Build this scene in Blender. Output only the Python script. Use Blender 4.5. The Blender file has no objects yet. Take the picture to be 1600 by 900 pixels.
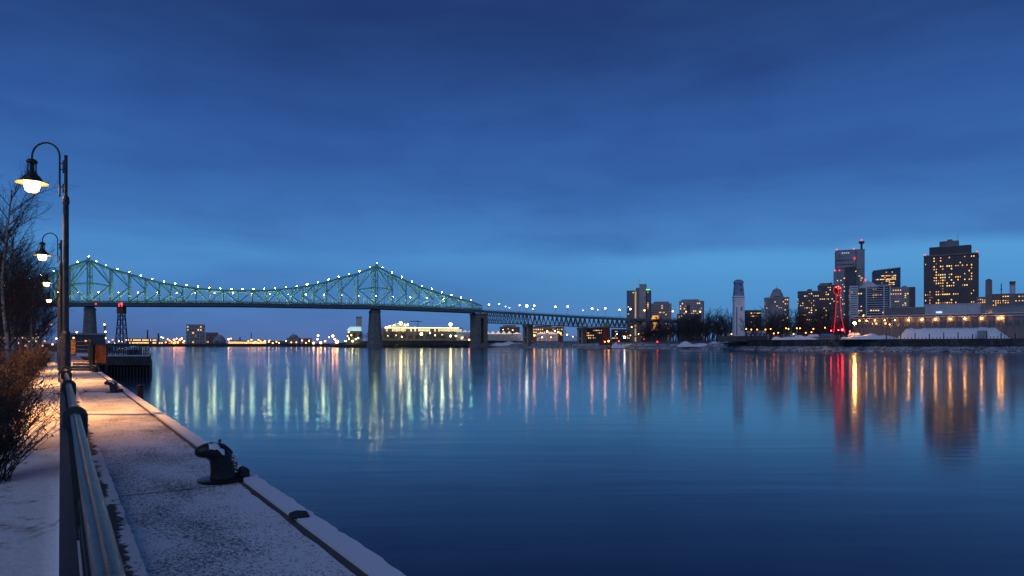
import bpy, math, random
from mathutils import Vector, Matrix
random.seed(7)
R = math.radians
F = 1066.67            # focal length in photo pixels (24 mm on 36 mm, 1600 px)
HOR = 538.0            # horizon row
EYE = 4.6              # camera above the water
QZ = 2.95              # quay above the water
S = bpy.context.scene
COL = S.collection

# ---------------------------------------------------------------- camera
cam_d = bpy.data.cameras.new('camera'); cam = bpy.data.objects.new('camera', cam_d); COL.objects.link(cam)
cam_d.lens = 24; cam_d.sensor_width = 36; cam_d.clip_start = .05; cam_d.clip_end = 20000
cam.location = (0, 0, EYE); cam.rotation_euler = (R(90), 0, 0)
cam_d.shift_y = (HOR - 450) / 1600.0
S.camera = cam
S.render.resolution_x, S.render.resolution_y = 1024, 576
S.view_settings.view_transform = 'Standard'; S.view_settings.look = 'None'
S.view_settings.exposure = 0.0; S.view_settings.gamma = 1

def lin(c):
    return tuple(((v/255.)/12.92 if v/255. <= .04045 else ((v/255.+.055)/1.055)**2.4) for v in c)

# ---------------------------------------------------------------- sky
w = bpy.data.worlds.new('World'); S.world = w; w.use_nodes = True
nt = w.node_tree; nt.nodes.clear(); N = nt.nodes.new; L = nt.links.new
out = N('ShaderNodeOutputWorld'); bg = N('ShaderNodeBackground'); L(bg.outputs[0], out.inputs[0])
tc = N('ShaderNodeTexCoord'); sep = N('ShaderNodeSeparateXYZ'); L(tc.outputs['Generated'], sep.inputs[0])
ramp = N('ShaderNodeValToRGB'); cr = ramp.color_ramp
stops = [(0.0,(88,114,170)),(.03,(84,120,180)),(.075,(74,130,192)),(.125,(76,139,203)),(.20,(60,112,180)),
         (.30,(48,90,158)),(.42,(38,69,126)),(.60,(34,59,108)),(1.0,(32,54,98))]
while len(cr.elements) < len(stops): cr.elements.new(.5)
for e, (p, c) in zip(cr.elements, stops): e.position = p; e.color = (*lin(c), 1)
L(sep.outputs['Z'], ramp.inputs[0])
def cloud(scale, seed, lo, hi, det=5):
    mp = N('ShaderNodeMapping'); mp.inputs['Scale'].default_value = scale; mp.inputs['Location'].default_value = (seed, seed*.7, seed*.3)
    mp.inputs['Rotation'].default_value = (0, R(-3), 0)
    L(tc.outputs['Generated'], mp.inputs[0])
    n = N('ShaderNodeTexNoise'); n.inputs['Scale'].default_value = 1; n.inputs['Detail'].default_value = det; n.inputs['Roughness'].default_value = .5
    n.inputs['Distortion'].default_value = .3
    L(mp.outputs[0], n.inputs['Vector'])
    m = N('ShaderNodeMapRange'); m.interpolation_type = 'SMOOTHSTEP'
    m.inputs[1].default_value = lo; m.inputs[2].default_value = hi
    L(n.outputs[0], m.inputs[0]); return m.outputs[0]
def mixc(a, b, f, mode='MIX'):
    m = N('ShaderNodeMix'); m.data_type = 'RGBA'; m.blend_type = mode
    if hasattr(f, 'is_output') or hasattr(f, 'links'): L(f, m.inputs[0])
    else: m.inputs[0].default_value = f
    for i, v in ((6, a), (7, b)):
        if isinstance(v, tuple): m.inputs[i].default_value = (*v, 1)
        else: L(v, m.inputs[i])
    return m.outputs[2]
c1 = cloud((1.8, 1.8, 8), 3.1, .38, .66)
c2 = cloud((3.6, 3.6, 17), 9.4, .40, .70)
base = mixc(ramp.outputs[0], (.85, .83, .88), c1, 'MULTIPLY')
c3 = cloud((8, 8, 24), 5.2, .42, .66, 6)
base = mixc(base, (.93, .93, .95), c3, 'MULTIPLY')
base = mixc(base, (.88, .88, .91), c2, 'MULTIPLY')
# brighter clear band low on the right under the edge of the cloud sheet
band = N('ShaderNodeValToRGB'); be = band.color_ramp; be.interpolation = 'EASE'
for e, (p, v) in zip([be.elements[0], be.elements[1], be.elements.new(.1), be.elements.new(.2), be.elements.new(.3)],
                     [(0, 0), (1, 0), (.058, .75), (.120, 1), (.142, 0)]): pass
vals = [(0, .2), (.05, .65), (.115, 1), (.140, 0.0), (1, 0)]
for e, (p, v) in zip(be.elements, vals): e.position = p; e.color = (v, v, v, 1)
nd = N('ShaderNodeTexNoise'); mp = N('ShaderNodeMapping'); mp.inputs['Scale'].default_value = (5, 5, 9); L(tc.outputs['Generated'], mp.inputs[0]); L(mp.outputs[0], nd.inputs['Vector']); nd.inputs['Scale'].default_value = 1; nd.inputs['Detail'].default_value = 4
ma = N('ShaderNodeMath'); ma.operation = 'MULTIPLY_ADD'; L(nd.outputs[0], ma.inputs[0]); ma.inputs[1].default_value = .045; L(sep.outputs['Z'], ma.inputs[2])
mb = N('ShaderNodeMath'); mb.operation = 'SUBTRACT'; L(ma.outputs[0], mb.inputs[0]); mb.inputs[1].default_value = .0225
L(mb.outputs[0], band.inputs[0])
side = N('ShaderNodeMapRange'); side.interpolation_type = 'SMOOTHSTEP'; side.inputs[1].default_value = -.25; side.inputs[3].default_value = .15; side.inputs[4].default_value = .85; side.inputs[2].default_value = .35; L(sep.outputs['X'], side.inputs[0])
mm = N('ShaderNodeMath'); mm.operation = 'MULTIPLY'; L(band.outputs[0], mm.inputs[0]); L(side.outputs[0], mm.inputs[1])
base = mixc(base, lin((86, 158, 214)), mm.outputs[0])
# twilight scattering from the sky model, very weak
sk = N('ShaderNodeTexSky'); sk.sky_type = 'NISHITA'; sk.sun_disc = False; sk.sun_elevation = R(-2); sk.sun_rotation = R(200)
base = mixc(base, sk.outputs[0], .01, 'ADD')
L(base, bg.inputs[0]); bg.inputs[1].default_value = 1.0

# soft fill sun added behind the camera to lighten snow, facades and bridge
sd = bpy.data.lights.new('twilight_fill', 'SUN'); sd.energy = .58; sd.angle = R(50); sd.color = (.62, .72, 1.0)
so = bpy.data.objects.new('twilight_fill', sd); COL.objects.link(so); so.rotation_euler = (R(52), 0, R(-25))

# ---------------------------------------------------------------- helpers
def at(px, py, Y): return Vector(((px-800)/F*Y, Y, EYE + (HOR-py)/F*Y))
def cosx(px): return 1/math.hypot(1, (px-800)/F)
def facing(px): return -math.atan2(px-800, F)          # turn that makes local -Y look at the camera
U = Vector((-706, F, 0)).normalized()                  # along the quay
V = Vector((F, 706, 0)).normalized()                   # from the railing towards the water
def Q(t, s, z=0): return U*t + V*s + Vector((0, 0, QZ+z))
QROT = math.atan2(V.y, V.x)                            # local X = towards the water, local Y = along the quay

class MB:
    def __init__(s): s.v = []; s.f = []; s.mi = []
    def add(s, vs, fs, m=0):
        o = len(s.v); s.v += [tuple(v) for v in vs]; s.f += [tuple(i+o for i in f) for f in fs]; s.mi += [m]*len(fs)
    def box(s, c, d, rz=0, m=0, taper=1.0):
        x, y, z = d[0]/2, d[1]/2, d[2]/2; M = Matrix.Rotation(rz, 3, 'Z'); c = Vector(c)
        vs = [c + M @ Vector((sx*x*(taper if sz > 0 else 1), sy*y*(taper if sz > 0 else 1), sz*z)) for sz in (-1, 1) for sy in (-1, 1) for sx in (-1, 1)]
        s.add(vs, [(0,2,3,1),(4,5,7,6),(0,1,5,4),(2,6,7,3),(0,4,6,2),(1,3,7,5)], m); return s
    def beam(s, a, b, w=.15, h=None, m=0):
        a, b = Vector(a), Vector(b); h = h or w; d = (b-a)
        if d.length < 1e-6: return s
        d.normalize(); up = Vector((0, 0, 1)) if abs(d.z) < .97 else Vector((0, 1, 0))
        x = d.cross(up).normalized(); y = x.cross(d).normalized()
        vs = [p + x*sx*w/2 + y*sy*h/2 for p in (a, b) for sy in (-1, 1) for sx in (-1, 1)]
        s.add(vs, [(0,1,3,2),(4,6,7,5),(0,4,5,1),(2,3,7,6),(0,2,6,4),(1,5,7,3)], m); return s
    def tube(s, pts, rad, n=8, cap=True, m=0):
        pts = [Vector(p) for p in pts]; k = len(pts)
        if not isinstance(rad, (list, tuple)): rad = [rad]*k
        vs = []; px = None
        for i, p in enumerate(pts):
            d = (pts[min(i+1, k-1)] - pts[max(i-1, 0)]).normalized()
            if px is None: px = d.orthogonal().normalized()
            px = (px - d*px.dot(d)).normalized(); py = d.cross(px)
            vs += [p + (px*math.cos(2*math.pi*j/n) + py*math.sin(2*math.pi*j/n))*rad[i] for j in range(n)]
        fs = [(i*n+j, i*n+(j+1) % n, (i+1)*n+(j+1) % n, (i+1)*n+j) for i in range(k-1) for j in range(n)]
        if cap: fs += [tuple(range(n-1, -1, -1)), tuple((k-1)*n+j for j in range(n))]
        s.add(vs, fs, m); return s
    def lathe(s, prof, c=(0, 0, 0), n=20, m=0, cap=True):
        c = Vector(c); k = len(prof)
        vs = [c + Vector((r*math.cos(2*math.pi*j/n), r*math.sin(2*math.pi*j/n), z)) for r, z in prof for j in range(n)]
        fs = [(i*n+j, i*n+(j+1) % n, (i+1)*n+(j+1) % n, (i+1)*n+j) for i in range(k-1) for j in range(n)]
        if cap: fs += [tuple(range(n-1, -1, -1)), tuple((k-1)*n+j for j in range(n))]
        s.add(vs, fs, m); return s
    def ball(s, c, r, m=0, n=8):
        pr = [(max(.001, r*math.sin(math.pi*i/6)), -r*math.cos(math.pi*i/6)) for i in range(7)]
        return s.lathe(pr, c, n, m)
    def prism(s, outline, a, b, axis=1, m=0):
        """outline = [(u, z)], extruded between a and b on the other axis"""
        n = len(outline)
        vs = [((u, q, z) if axis == 1 else (q, u, z)) for q in (a, b) for u, z in outline]
        fs = [tuple(range(n)), tuple(range(2*n-1, n-1, -1))] + [(i, i+n, (i+1) % n+n, (i+1) % n) for i in range(n)]
        s.add(vs, fs, m); return s
    def build(s, name, mats, parent=None, smooth=False, loc=None, rz=None):
        me = bpy.data.meshes.new(name); me.from_pydata(s.v, [], s.f); me.update()
        for m in (mats if isinstance(mats, (list, tuple)) else [mats]): me.materials.append(m)
        if any(s.mi): me.polygons.foreach_set('material_index', s.mi)
        if smooth: me.polygons.foreach_set('use_smooth', [True]*len(me.polygons))
        o = bpy.data.objects.new(name, me); COL.objects.link(o)
        if parent: o.parent = parent
        if loc is not None: o.location = loc
        if rz is not None: o.rotation_euler[2] = rz
        return o

def smooth_angle(o, a=40):
    me = o.data
    me.polygons.foreach_set('use_smooth', [True]*len(me.polygons))
    try: me.set_sharp_from_angle(angle=R(a))
    except Exception: pass
def bevel(o, w, seg=2):
    b = o.modifiers.new('bevel', 'BEVEL'); b.width = w; b.segments = seg; b.limit_method = 'ANGLE'; b.angle_limit = R(35)
def tag(o, label, cat, group=None, kind=None):
    o['label'] = label; o['category'] = cat
    if group: o['group'] = group
    if kind: o['kind'] = kind
    return o
def thing(name, label, cat, loc=(0, 0, 0), rz=0, group=None):
    o = bpy.data.objects.new(name, None); COL.objects.link(o); o.location = loc; o.rotation_euler = (0, 0, rz); o.empty_display_size = .3
    return tag(o, label, cat, group)
def struct(o): o['kind'] = 'structure'; return o
def dup(root, loc, rz=None, scale=None, label=None, group=None):
    r = root.copy(); COL.objects.link(r); r.location = loc
    if rz is not None: r.rotation_euler = (0, 0, rz)
    if scale is not None: r.scale = scale if isinstance(scale, tuple) else (scale,)*3
    if label: r['label'] = label
    if group: r['group'] = group
    for ch in list(root.children):
        c = ch.copy(); COL.objects.link(c); c.parent = r
        for g in list(ch.children):
            d = g.copy(); COL.objects.link(d); d.parent = c
    return r

# ---------------------------------------------------------------- materials
MATS = {}
def mat(name, col, rough=.7, metal=0, nscale=None, namt=.25, bump=0, bscale=None, spec=.5, col2=None, coords='Object'):
    if name in MATS: return MATS[name]
    m = bpy.data.materials.new(name); m.use_nodes = True; t = m.node_tree; b = t.nodes['Principled BSDF']
    b.inputs['Base Color'].default_value = (*col, 1); b.inputs['Roughness'].default_value = rough; b.inputs['Metallic'].default_value = metal
    b.inputs['Specular IOR Level'].default_value = spec
    tcn = t.nodes.new('ShaderNodeTexCoord')
    if nscale:
        n = t.nodes.new('ShaderNodeTexNoise'); n.inputs['Scale'].default_value = nscale; n.inputs['Detail'].default_value = 6; n.inputs['Roughness'].default_value = .6
        t.links.new(tcn.outputs[coords], n.inputs['Vector'])
        r = t.nodes.new('ShaderNodeValToRGB'); r.color_ramp.elements[0].position = .3; r.color_ramp.elements[1].position = .7
        a = tuple(c*(1-namt) for c in col); bb = col2 or tuple(min(1, c*(1+namt)) for c in col)
        r.color_ramp.elements[0].color = (*a, 1); r.color_ramp.elements[1].color = (*bb, 1)
        t.links.new(n.outputs[0], r.inputs[0]); t.links.new(r.outputs[0], b.inputs['Base Color'])
    if bump:
        n2 = t.nodes.new('ShaderNodeTexNoise'); n2.inputs['Scale'].default_value = bscale or 20; n2.inputs['Detail'].default_value = 5
        t.links.new(tcn.outputs[coords], n2.inputs['Vector'])
        bp = t.nodes.new('ShaderNodeBump'); bp.inputs['Strength'].default_value = bump; bp.inputs['Distance'].default_value = .05
        t.links.new(n2.outputs[0], bp.inputs['Height']); t.links.new(bp.outputs[0], b.inputs['Normal'])
    MATS[name] = m; return m
def glow(name, col, strength, sample=True):
    if name in MATS: return MATS[name]
    m = bpy.data.materials.new(name); m.use_nodes = True; t = m.node_tree; b = t.nodes['Principled BSDF']
    b.inputs['Base Color'].default_value = (*[min(1, c) for c in col], 1); b.inputs['Roughness'].default_value = .3
    b.inputs['Emission Color'].default_value = (*col, 1); b.inputs['Emission Strength'].default_value = strength
    if not sample:
        try: m.cycles.emission_sampling = 'NONE'
        except Exception: pass
    MATS[name] = m; return m

M_steel = mat('bridge_green_steel', (.19, .46, .41), .5, 0, .3, .25)
M_deck = mat('bridge_deck_steel', (.10, .11, .13), .7, 0, .4, .3)
M_stone = mat('pier_stone', (.20, .18, .165), .85, 0, .35, .35, .3, 1.5)
M_dark = mat('dark_painted_metal', (.03, .033, .038), .4, .3, 12, .4)
M_post = mat('lamp_post_paint', (.045, .043, .04), .38, .4, 9, .5, .1, 60)
M_rail = mat('weathered_rail_steel', (.07, .06, .05), .34, .35, 14, .45, .06, 50)
M_plate = mat('rail_plate_steel', (.045, .044, .044), .5, .15, 10, .4, .1, 40)
M_infill = mat('dull_infill_steel', (.035, .036, .04), .6, .3, 10, .3)
M_iron = mat('black_iron_paint', (.012, .012, .014), .34, 0, 7, .6, .25, 30, .35)
M_rust = mat('rusty_iron', (.16, .06, .025), .8, 0, 25, .5)
M_snow = mat('snow', (.80, .81, .84), .75, 0, 1.2, .08, .5, 6)
M_snowpatch = mat('clinging_snow', (.75, .77, .82), .7, 0, 6, .1, .5, 30)
M_conc = mat('concrete', (.24, .235, .225), .85, 0, .5, .3, .2, 3)
M_concd = mat('dark_concrete', (.075, .075, .08), .9, 0, .5, .4, .3, 2)
M_bark = mat('dark_bark', (.075, .058, .05), .9, 0, 3, .4)
M_birch = mat('birch_bark', (.30, .25, .21), .8, 0, 9, .75)
M_twig = mat('bare_twigs', (.040, .030, .026), .85)
M_ftwig = mat('far_bare_twigs', (.06, .05, .052), .95)
M_leaf = mat('dry_leaves', (.065, .034, .022), .8, 0, 5, .5)
M_stemred = mat('shrub_stems', (.038, .026, .021), .8)
M_orange = mat('orange_painted_board', (.42, .10, .018), .6, 0, 3, .3)
M_wood = mat('plank_wood', (.30, .14, .05), .7, 0, 4, .4)
M_red = mat('red_paint', (.16, .02, .018), .6)

C_white = (1.0, .93, .78); C_green = (.86, 1.0, .72); C_or = (1.0, .46, .13); C_warm = (1.0, .64, .27); C_pink = (1.0, .55, .36); C_red = (1.0, .02, .035)

def noise_nodes(t, src, scale, detail=5, rough=.55, dist=0):
    n = t.nodes.new('ShaderNodeTexNoise'); n.inputs['Scale'].default_value = scale; n.inputs['Detail'].default_value = detail
    n.inputs['Roughness'].default_value = rough; n.inputs['Distortion'].default_value = dist
    t.links.new(src, n.inputs['Vector']); return n.outputs[0]
def rng(t, src, a, b, c=0, d=1):
    m = t.nodes.new('ShaderNodeMapRange'); m.interpolation_type = 'SMOOTHSTEP'
    for i, v in enumerate((a, b, c, d)): m.inputs[i+1].default_value = v
    t.links.new(src, m.inputs[0]); return m.outputs[0]
def mth(t, op, a, b=None):
    m = t.nodes.new('ShaderNodeMath'); m.operation = op
    for i, v in enumerate((a, b)):
        if v is None: continue
        if isinstance(v, (int, float)): m.inputs[i].default_value = v
        else: t.links.new(v, m.inputs[i])
    return m.outputs[0]
def mixn(t, f, a, b):
    m = t.nodes.new('ShaderNodeMix'); m.data_type = 'RGBA'; t.links.new(f, m.inputs[0])
    for i, v in ((6, a), (7, b)):
        if isinstance(v, tuple): m.inputs[i].default_value = (*v, 1)
        else: t.links.new(v, m.inputs[i])
    return m.outputs[2]

def snow_mix(name, dark, snow, patch_scale, lo, hi, fine=45, fine_amt=.4, bump=.4, joint_shadow_lines=False, stretch=(1, 1, 1), worm=False):
    m = bpy.data.materials.new(name); m.use_nodes = True; t = m.node_tree; b = t.nodes['Principled BSDF']
    tcn = t.nodes.new('ShaderNodeTexCoord'); mp_ = t.nodes.new('ShaderNodeMapping'); mp_.inputs['Scale'].default_value = stretch
    t.links.new(tcn.outputs['Object'], mp_.inputs[0]); src = mp_.outputs[0]
    big = noise_nodes(t, src, patch_scale, 6, .6, .3); fn = noise_nodes(t, src, fine, 4, .6, .8 if worm else 0)
    s_ = mth(t, 'ADD', mth(t, 'MULTIPLY', big, 1-fine_amt), mth(t, 'MULTIPLY', fn, fine_amt))
    f = rng(t, s_, lo, hi)
    if joint_shadow_lines:  # dark joint lines; one also paints in a shadow line across the walkway
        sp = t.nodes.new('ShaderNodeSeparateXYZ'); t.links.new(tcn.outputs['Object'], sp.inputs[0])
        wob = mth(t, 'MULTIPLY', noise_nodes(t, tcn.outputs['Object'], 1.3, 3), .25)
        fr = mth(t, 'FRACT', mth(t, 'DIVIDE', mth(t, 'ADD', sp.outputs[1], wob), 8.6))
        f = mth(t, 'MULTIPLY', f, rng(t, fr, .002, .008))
    col = mixn(t, f, dark, snow); t.links.new(col, b.inputs['Base Color'])
    b.inputs['Roughness'].default_value = .75; b.inputs['Specular IOR Level'].default_value = .3
    bp = t.nodes.new('ShaderNodeBump'); bp.inputs['Strength'].default_value = bump; bp.inputs['Distance'].default_value = .02
    t.links.new(mth(t, 'ADD', fn, mth(t, 'MULTIPLY', big, .8)), bp.inputs['Height']); t.links.new(bp.outputs[0], b.inputs['Normal'])
    return m
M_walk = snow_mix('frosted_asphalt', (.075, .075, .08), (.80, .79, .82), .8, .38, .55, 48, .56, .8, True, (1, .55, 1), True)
M_bank = snow_mix('trodden_snow', (.30, .25, .22), (.74, .71, .72), 1.1, .33, .47, 9, .35, 1.0, False)
M_cap = snow_mix('snowy_cap', (.10, .095, .09), (.74, .75, .80), 2.2, .22, .34, 30, .25, .3, False, (1, .5, 1))
M_kerb = snow_mix('snowy_kerb', (.07, .06, .05), (.70, .66, .66), 2.5, .36, .44, 22, .35, .5, False, (1, .7, 1))
_t = M_kerb.node_tree; _b = _t.nodes['Principled BSDF']; _tc = _t.nodes.new('ShaderNodeTexCoord'); _sp = _t.nodes.new('ShaderNodeSeparateXYZ'); _t.links.new(_tc.outputs['Object'], _sp.inputs[0])
_w = mth(_t, 'MULTIPLY', mth(_t, 'SUBTRACT', noise_nodes(_t, _tc.outputs['Object'], 7, 6, .7, .5), .5), .30)
_d = mth(_t, 'ABSOLUTE', mth(_t, 'SUBTRACT', mth(_t, 'ADD', _sp.outputs[0], _w), .39))
_lo = mth(_t, 'MULTIPLY', rng(_t, noise_nodes(_t, _tc.outputs['Object'], 1.1, 3), .42, .60), .065)
_f = rng(_t, mth(_t, 'ADD', _d, mth(_t, 'SUBTRACT', .065, _lo)), .05, .075); _old = _b.inputs['Base Color'].links[0].from_socket
_t.links.new(mixn(_t, _f, (.05, .042, .036), _old), _b.inputs['Base Color'])
M_farsnow = snow_mix('far_snow_ground', (.06, .055, .05), (.55, .56, .60), .05, .40, .58, .5, .4, .3)
M_riprap = snow_mix('snowy_riprap', (.045, .043, .045), (.50, .52, .56), .15, .42, .56, .8, .6, 1.0)
M_scrub = snow_mix('dark_scrub_ground', (.035, .03, .028), (.35, .36, .40), .06, .55, .72, .4, .4, .4)
M_wallf = snow_mix('dark_quay_wall', (.035, .033, .035), (.16, .16, .17), .12, .45, .75, .9, .5, .5)

# water: smooth long-exposure river
m = bpy.data.materials.new('river_water'); m.use_nodes = True; t = m.node_tree; b = t.nodes['Principled BSDF']
b.inputs['Base Color'].default_value = (.009, .020, .055, 1); b.inputs['IOR'].default_value = 1.4
b.inputs['Specular IOR Level'].default_value = .5
tcn = t.nodes.new('ShaderNodeTexCoord')
mpw = t.nodes.new('ShaderNodeMapping'); mpw.inputs['Scale'].default_value = (.16, 1, 1); t.links.new(tcn.outputs['Object'], mpw.inputs[0])
n1 = noise_nodes(t, mpw.outputs[0], .55, 3, .5, .4); n2 = noise_nodes(t, mpw.outputs[0], .05, 3, .5, .6); n3 = noise_nodes(t, mpw.outputs[0], .012, 3, .5, .5)
bp = t.nodes.new('ShaderNodeBump'); bp.inputs['Strength'].default_value = .035; bp.inputs['Distance'].default_value = .35
t.links.new(mth(t, 'ADD', n1, mth(t, 'MULTIPLY', n2, 2.2)), bp.inputs['Height']); t.links.new(bp.outputs[0], b.inputs['Normal'])
rr = rng(t, mth(t, 'ADD', mth(t, 'MULTIPLY', n2, .4), mth(t, 'MULTIPLY', n3, .6)), .35, .65, .085, .14)
t.links.new(rr, b.inputs['Roughness'])
M_water = m
water = MB(); water.add([(-9000, -200, 0), (9000, -200, 0), (9000, 14000, 0), (-9000, 14000, 0)], [(0, 1, 2, 3)])
struct(water.build('water', M_water))

# ---------------------------------------------------------------- near quay
quay_rz = QROT
def qstrip(name, s0, s1, t0, t1, z0, z1, m_, jit=0, n=160, parent=None):
    """box-like strip in quay coordinates (local x = s, local y = t)"""
    b = MB(); rows = []
    for i in range(n+1):
        tt = t0 + (t1-t0)*(i/n)**1.7
        k = random.uniform(-jit, jit); rows.append((tt, s1+k))
    vs = []
    for tt, se in rows: vs += [(s0, tt, z0), (s0, tt, z1), (se, tt, z1), (se, tt, z0)]
    fs = []
    for i in range(n):
        a, c = i*4, (i+1)*4
        for j in range(4): fs.append((a+j, a+(j+1) % 4, c+(j+1) % 4, c+j))
    fs += [(3, 2, 1, 0), (n*4, n*4+1, n*4+2, n*4+3)]
    b.add(vs, fs); o = b.build(name, m_, parent, loc=(0, 0, QZ), rz=quay_rz); return o
struct(qstrip('quay', .50, 1.965, -6, 118, -5, 0, M_concd, 0, 4))
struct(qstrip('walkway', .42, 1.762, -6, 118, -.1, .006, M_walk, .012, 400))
struct(qstrip('quay_edge', 1.835, 2.02, -6, 118, -.32, .035, M_cap, .014, 700))
struct(qstrip('kerb', .0, .50, -6, 118, -.2, .075, M_kerb, .010, 500))
# left bank, gently uneven snow ground
g = MB(); nx, ny = 70, 130
def bankz(s, tt): return .03*math.sin(s*2.1+tt*.7) + .025*math.sin(tt*1.9-s) + .05*math.sin(s*.5) - .03 + (min(1.2, max(0, (-s-14)*.06)))
for j in range(ny+1):
    tt = -6 + 200*(j/ny)**1.6
    for i in range(nx+1):
        s = -.0 - 80*(i/nx)**1.8
        g.v.append((s, tt, bankz(s, tt) if i else 0))
for j in range(ny):
    for i in range(nx):
        a = j*(nx+1)+i; g.f.append((a, a+nx+1, a+nx+2, a+1)); g.mi.append(0)
o = g.build('snowy_bank', M_bank, loc=(0, 0, QZ+.03), rz=quay_rz, smooth=True); struct(o)

# railing along the kerb
RT0, RT1 = -1.2, 18.6; RS = .101; RH = 1.07
rail = thing('railing', 'grey steel tube railing with round-headed flat posts on the snowy kerb, bottom left', 'railing', Q(0, 0), quay_rz)
h = MB(); h.tube([(RS, RT0+i*(RT1-RT0)/24, RH+.002*math.sin(i*1.7)) for i in range(25)], .036, 24)
o = h.build('handrail', M_rail, rail, smooth=True)
posts = [1.0, 6.55, 11.5, 15.6, 18.45]
for pt in posts:
    b = MB(); ol = []
    for k in range(15):
        a = math.pi*k/14; ol.append((RS+.088*math.cos(a), RH-.005+.085*math.sin(a)))
    ol += [(RS-.088, RH-.13), (RS-.045, .5), (RS-.045, .07), (RS+.045, .07), (RS+.045, .5), (RS+.088, RH-.13)]
    b.prism(ol[::-1], pt-.008, pt+.008)
    o = b.build('post', M_plate, rail); bevel(o, .003)
    c = MB(); c.tube([(RS, pt-.022, RH), (RS, pt+.022, RH)], .048, 20); c.build('collar', M_plate, o, smooth=False)
    c = MB(); c.box((RS, pt, .085), (.16, .12, .014)); c.build('foot_plate', M_plate, o)
for z in (.18, .40, .62, .84):
    b = MB(); b.tube([(RS+.03, RT0, z), (RS+.03, RT1, z)], .011, 10); b.build('lower_rail', M_rail, rail, smooth=True)
edges = [RT0]+posts
for a, c in zip(edges[:-1], edges[1:]):
    b = MB(); n = max(2, int((c-a)/.16))
    for i in range(1, n):
        y = a+(c-a)*i/n; b.box((.022, y, .53), (.048, .012, .90))
    b.box((.022, (a+c)/2, .985), (.050, c-a-.02, .012)); b.box((.022, (a+c)/2, .095), (.050, c-a-.02, .012))
    b.build('infill_panel', M_infill, rail)

# ---------------------------------------------------------------- street lamps on the quay
M_glass = glow('lamp_globe', (1.0, .58, .20), 20.0)
M_enamel = mat('shade_inner_enamel', (.42, .33, .20), .5)
def lamp_mesh(root):
    # local: x towards the water, pole at the origin, arm reaches to -x
    b = MB(); b.lathe([(.115, 0), (.115, .16), (.10, .18), (.10, 1.85), (.085, 1.88), (.072, 1.90), (.063, 1.95), (.060, 4.88), (.074, 4.90), (.074, 4.99), (.062, 5.05), (.040, 5.08)], n=20)
    o = b.build('pole', M_post, root); smooth_angle(o, 30)
    b = MB(); b.tube([(0, 0, 5.0), (0, 0, 6.03)], .037, 14); o2 = b.build('upper_pole', M_post, root); smooth_angle(o2, 40)
    b = MB(); pts = [(-.145, 0, 5.08), (-.145, 0, 6.0)]
    for k in range(1, 17):
        a = math.pi*k/16; pts.append((-.145-.325+.325*math.cos(a), 0, 6.0+.325*math.sin(a)))
    pts.append((-.795, 0, 5.93)); b.tube(pts, .021, 12); b.ball((-.145, 0, 5.08), .023)
    o = b.build('arm', M_post, root); smooth_angle(o, 50)
    b = MB()
    for z in (5.84, 5.70): b.tube([(-.145, 0, z), (-.02, 0, z)], .013, 8)
    b.box((-.05, 0, 5.76), (.03, .05, .30)); b.build('bracket', M_post, root)
    b = MB(); b.tube([(-.145, 0, 5.29), (-.02, 0, 5.29)], .013, 8); b.box((-.05, 0, 5.25), (.03, .05, .22)); b.build('bracket', M_post, root)
    x = -.795
    b = MB(); b.lathe([(.03, 5.95), (.085, 5.93), (.115, 5.89), (.115, 5.86), (.085, 5.83), (.07, 5.83)], (x, 0, 0), 20)
    b.lathe([(.088, 5.66), (.088, 5.62), (.115, 5.61), (.115, 5.575), (.07, 5.575)], (x, 0, 0), 20)
    b.lathe([(.05, 5.84), (.05, 5.62)], (x, 0, 0), 12)
    for k in range(8):
        a = 2*math.pi*k/8+.2; b.box((x+.085*math.cos(a), .085*math.sin(a), 5.73), (.022, .022, .22), a)
    o = b.build('lantern_cap', M_post, root); smooth_angle(o, 30)
    b = MB(); prof = [(.105, 5.585), (.15, 5.55), (.19, 5.50), (.215, 5.45), (.225, 5.43), (.335, 5.385), (.34, 5.378), (.335, 5.374)]
    b.lathe(prof, (x, 0, 0), 32, 0, False)
    b.lathe([(.335, 5.374), (.222, 5.418), (.205, 5.45), (.13, 5.55), (.02, 5.565)], (x, 0, 0), 32, 1, False)
    o = b.build('lamp_shade', [M_post, M_enamel], root, smooth=True)
    b = MB(); b.lathe([(.03, 5.52), (.158, 5.47), (.162, 5.40), (.155, 5.30), (.140, 5.235), (.130, 5.205), (.105, 5.195), (.098, 5.175), (.05, 5.165), (.005, 5.163)], (x, 0, 0), 28)
    o = b.build('globe', M_glass, root, smooth=True)
lamp_label = 'dark arched street lamp, bell-shaped lantern, '
lamps = [(16.0, 103, lamp_label+'nearest and tallest, beside the steel railing'),
         (29.0, 95.5, lamp_label+'second along the quay, just behind the nearest one'),
         (42.0, 93, lamp_label+'third along the quay, among the birch twigs'),
         (58.0, 91, lamp_label+'fourth along the quay, small in front of the bridge')]
proto = None
for i, (Y, px, lb) in enumerate(lamps):
    p = at(px, HOR, Y); p.z = QZ+.05
    if proto is None: proto = thing('street_lamp', lb, 'street lamp', p, quay_rz, 'arched street lamps along the quay'); proto.rotation_euler[2] = 0; lamp_mesh(proto); r = proto
    else: r = dup(proto, p, 0, label=lb)
    ld = bpy.data.lights.new('lamp_light', 'SPOT'); ld.color = (1.0, .44, .12); ld.energy = (2900, 380, 200, 150)[i]; ld.shadow_soft_size = .09; ld.spot_size = R(128); ld.spot_blend = 1.0
    lo = bpy.data.objects.new('lamp_light', ld); COL.objects.link(lo); lo.parent = r; lo.location = (-.795, 0, 5.07)
    if i == 0: protolight = lo

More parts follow.
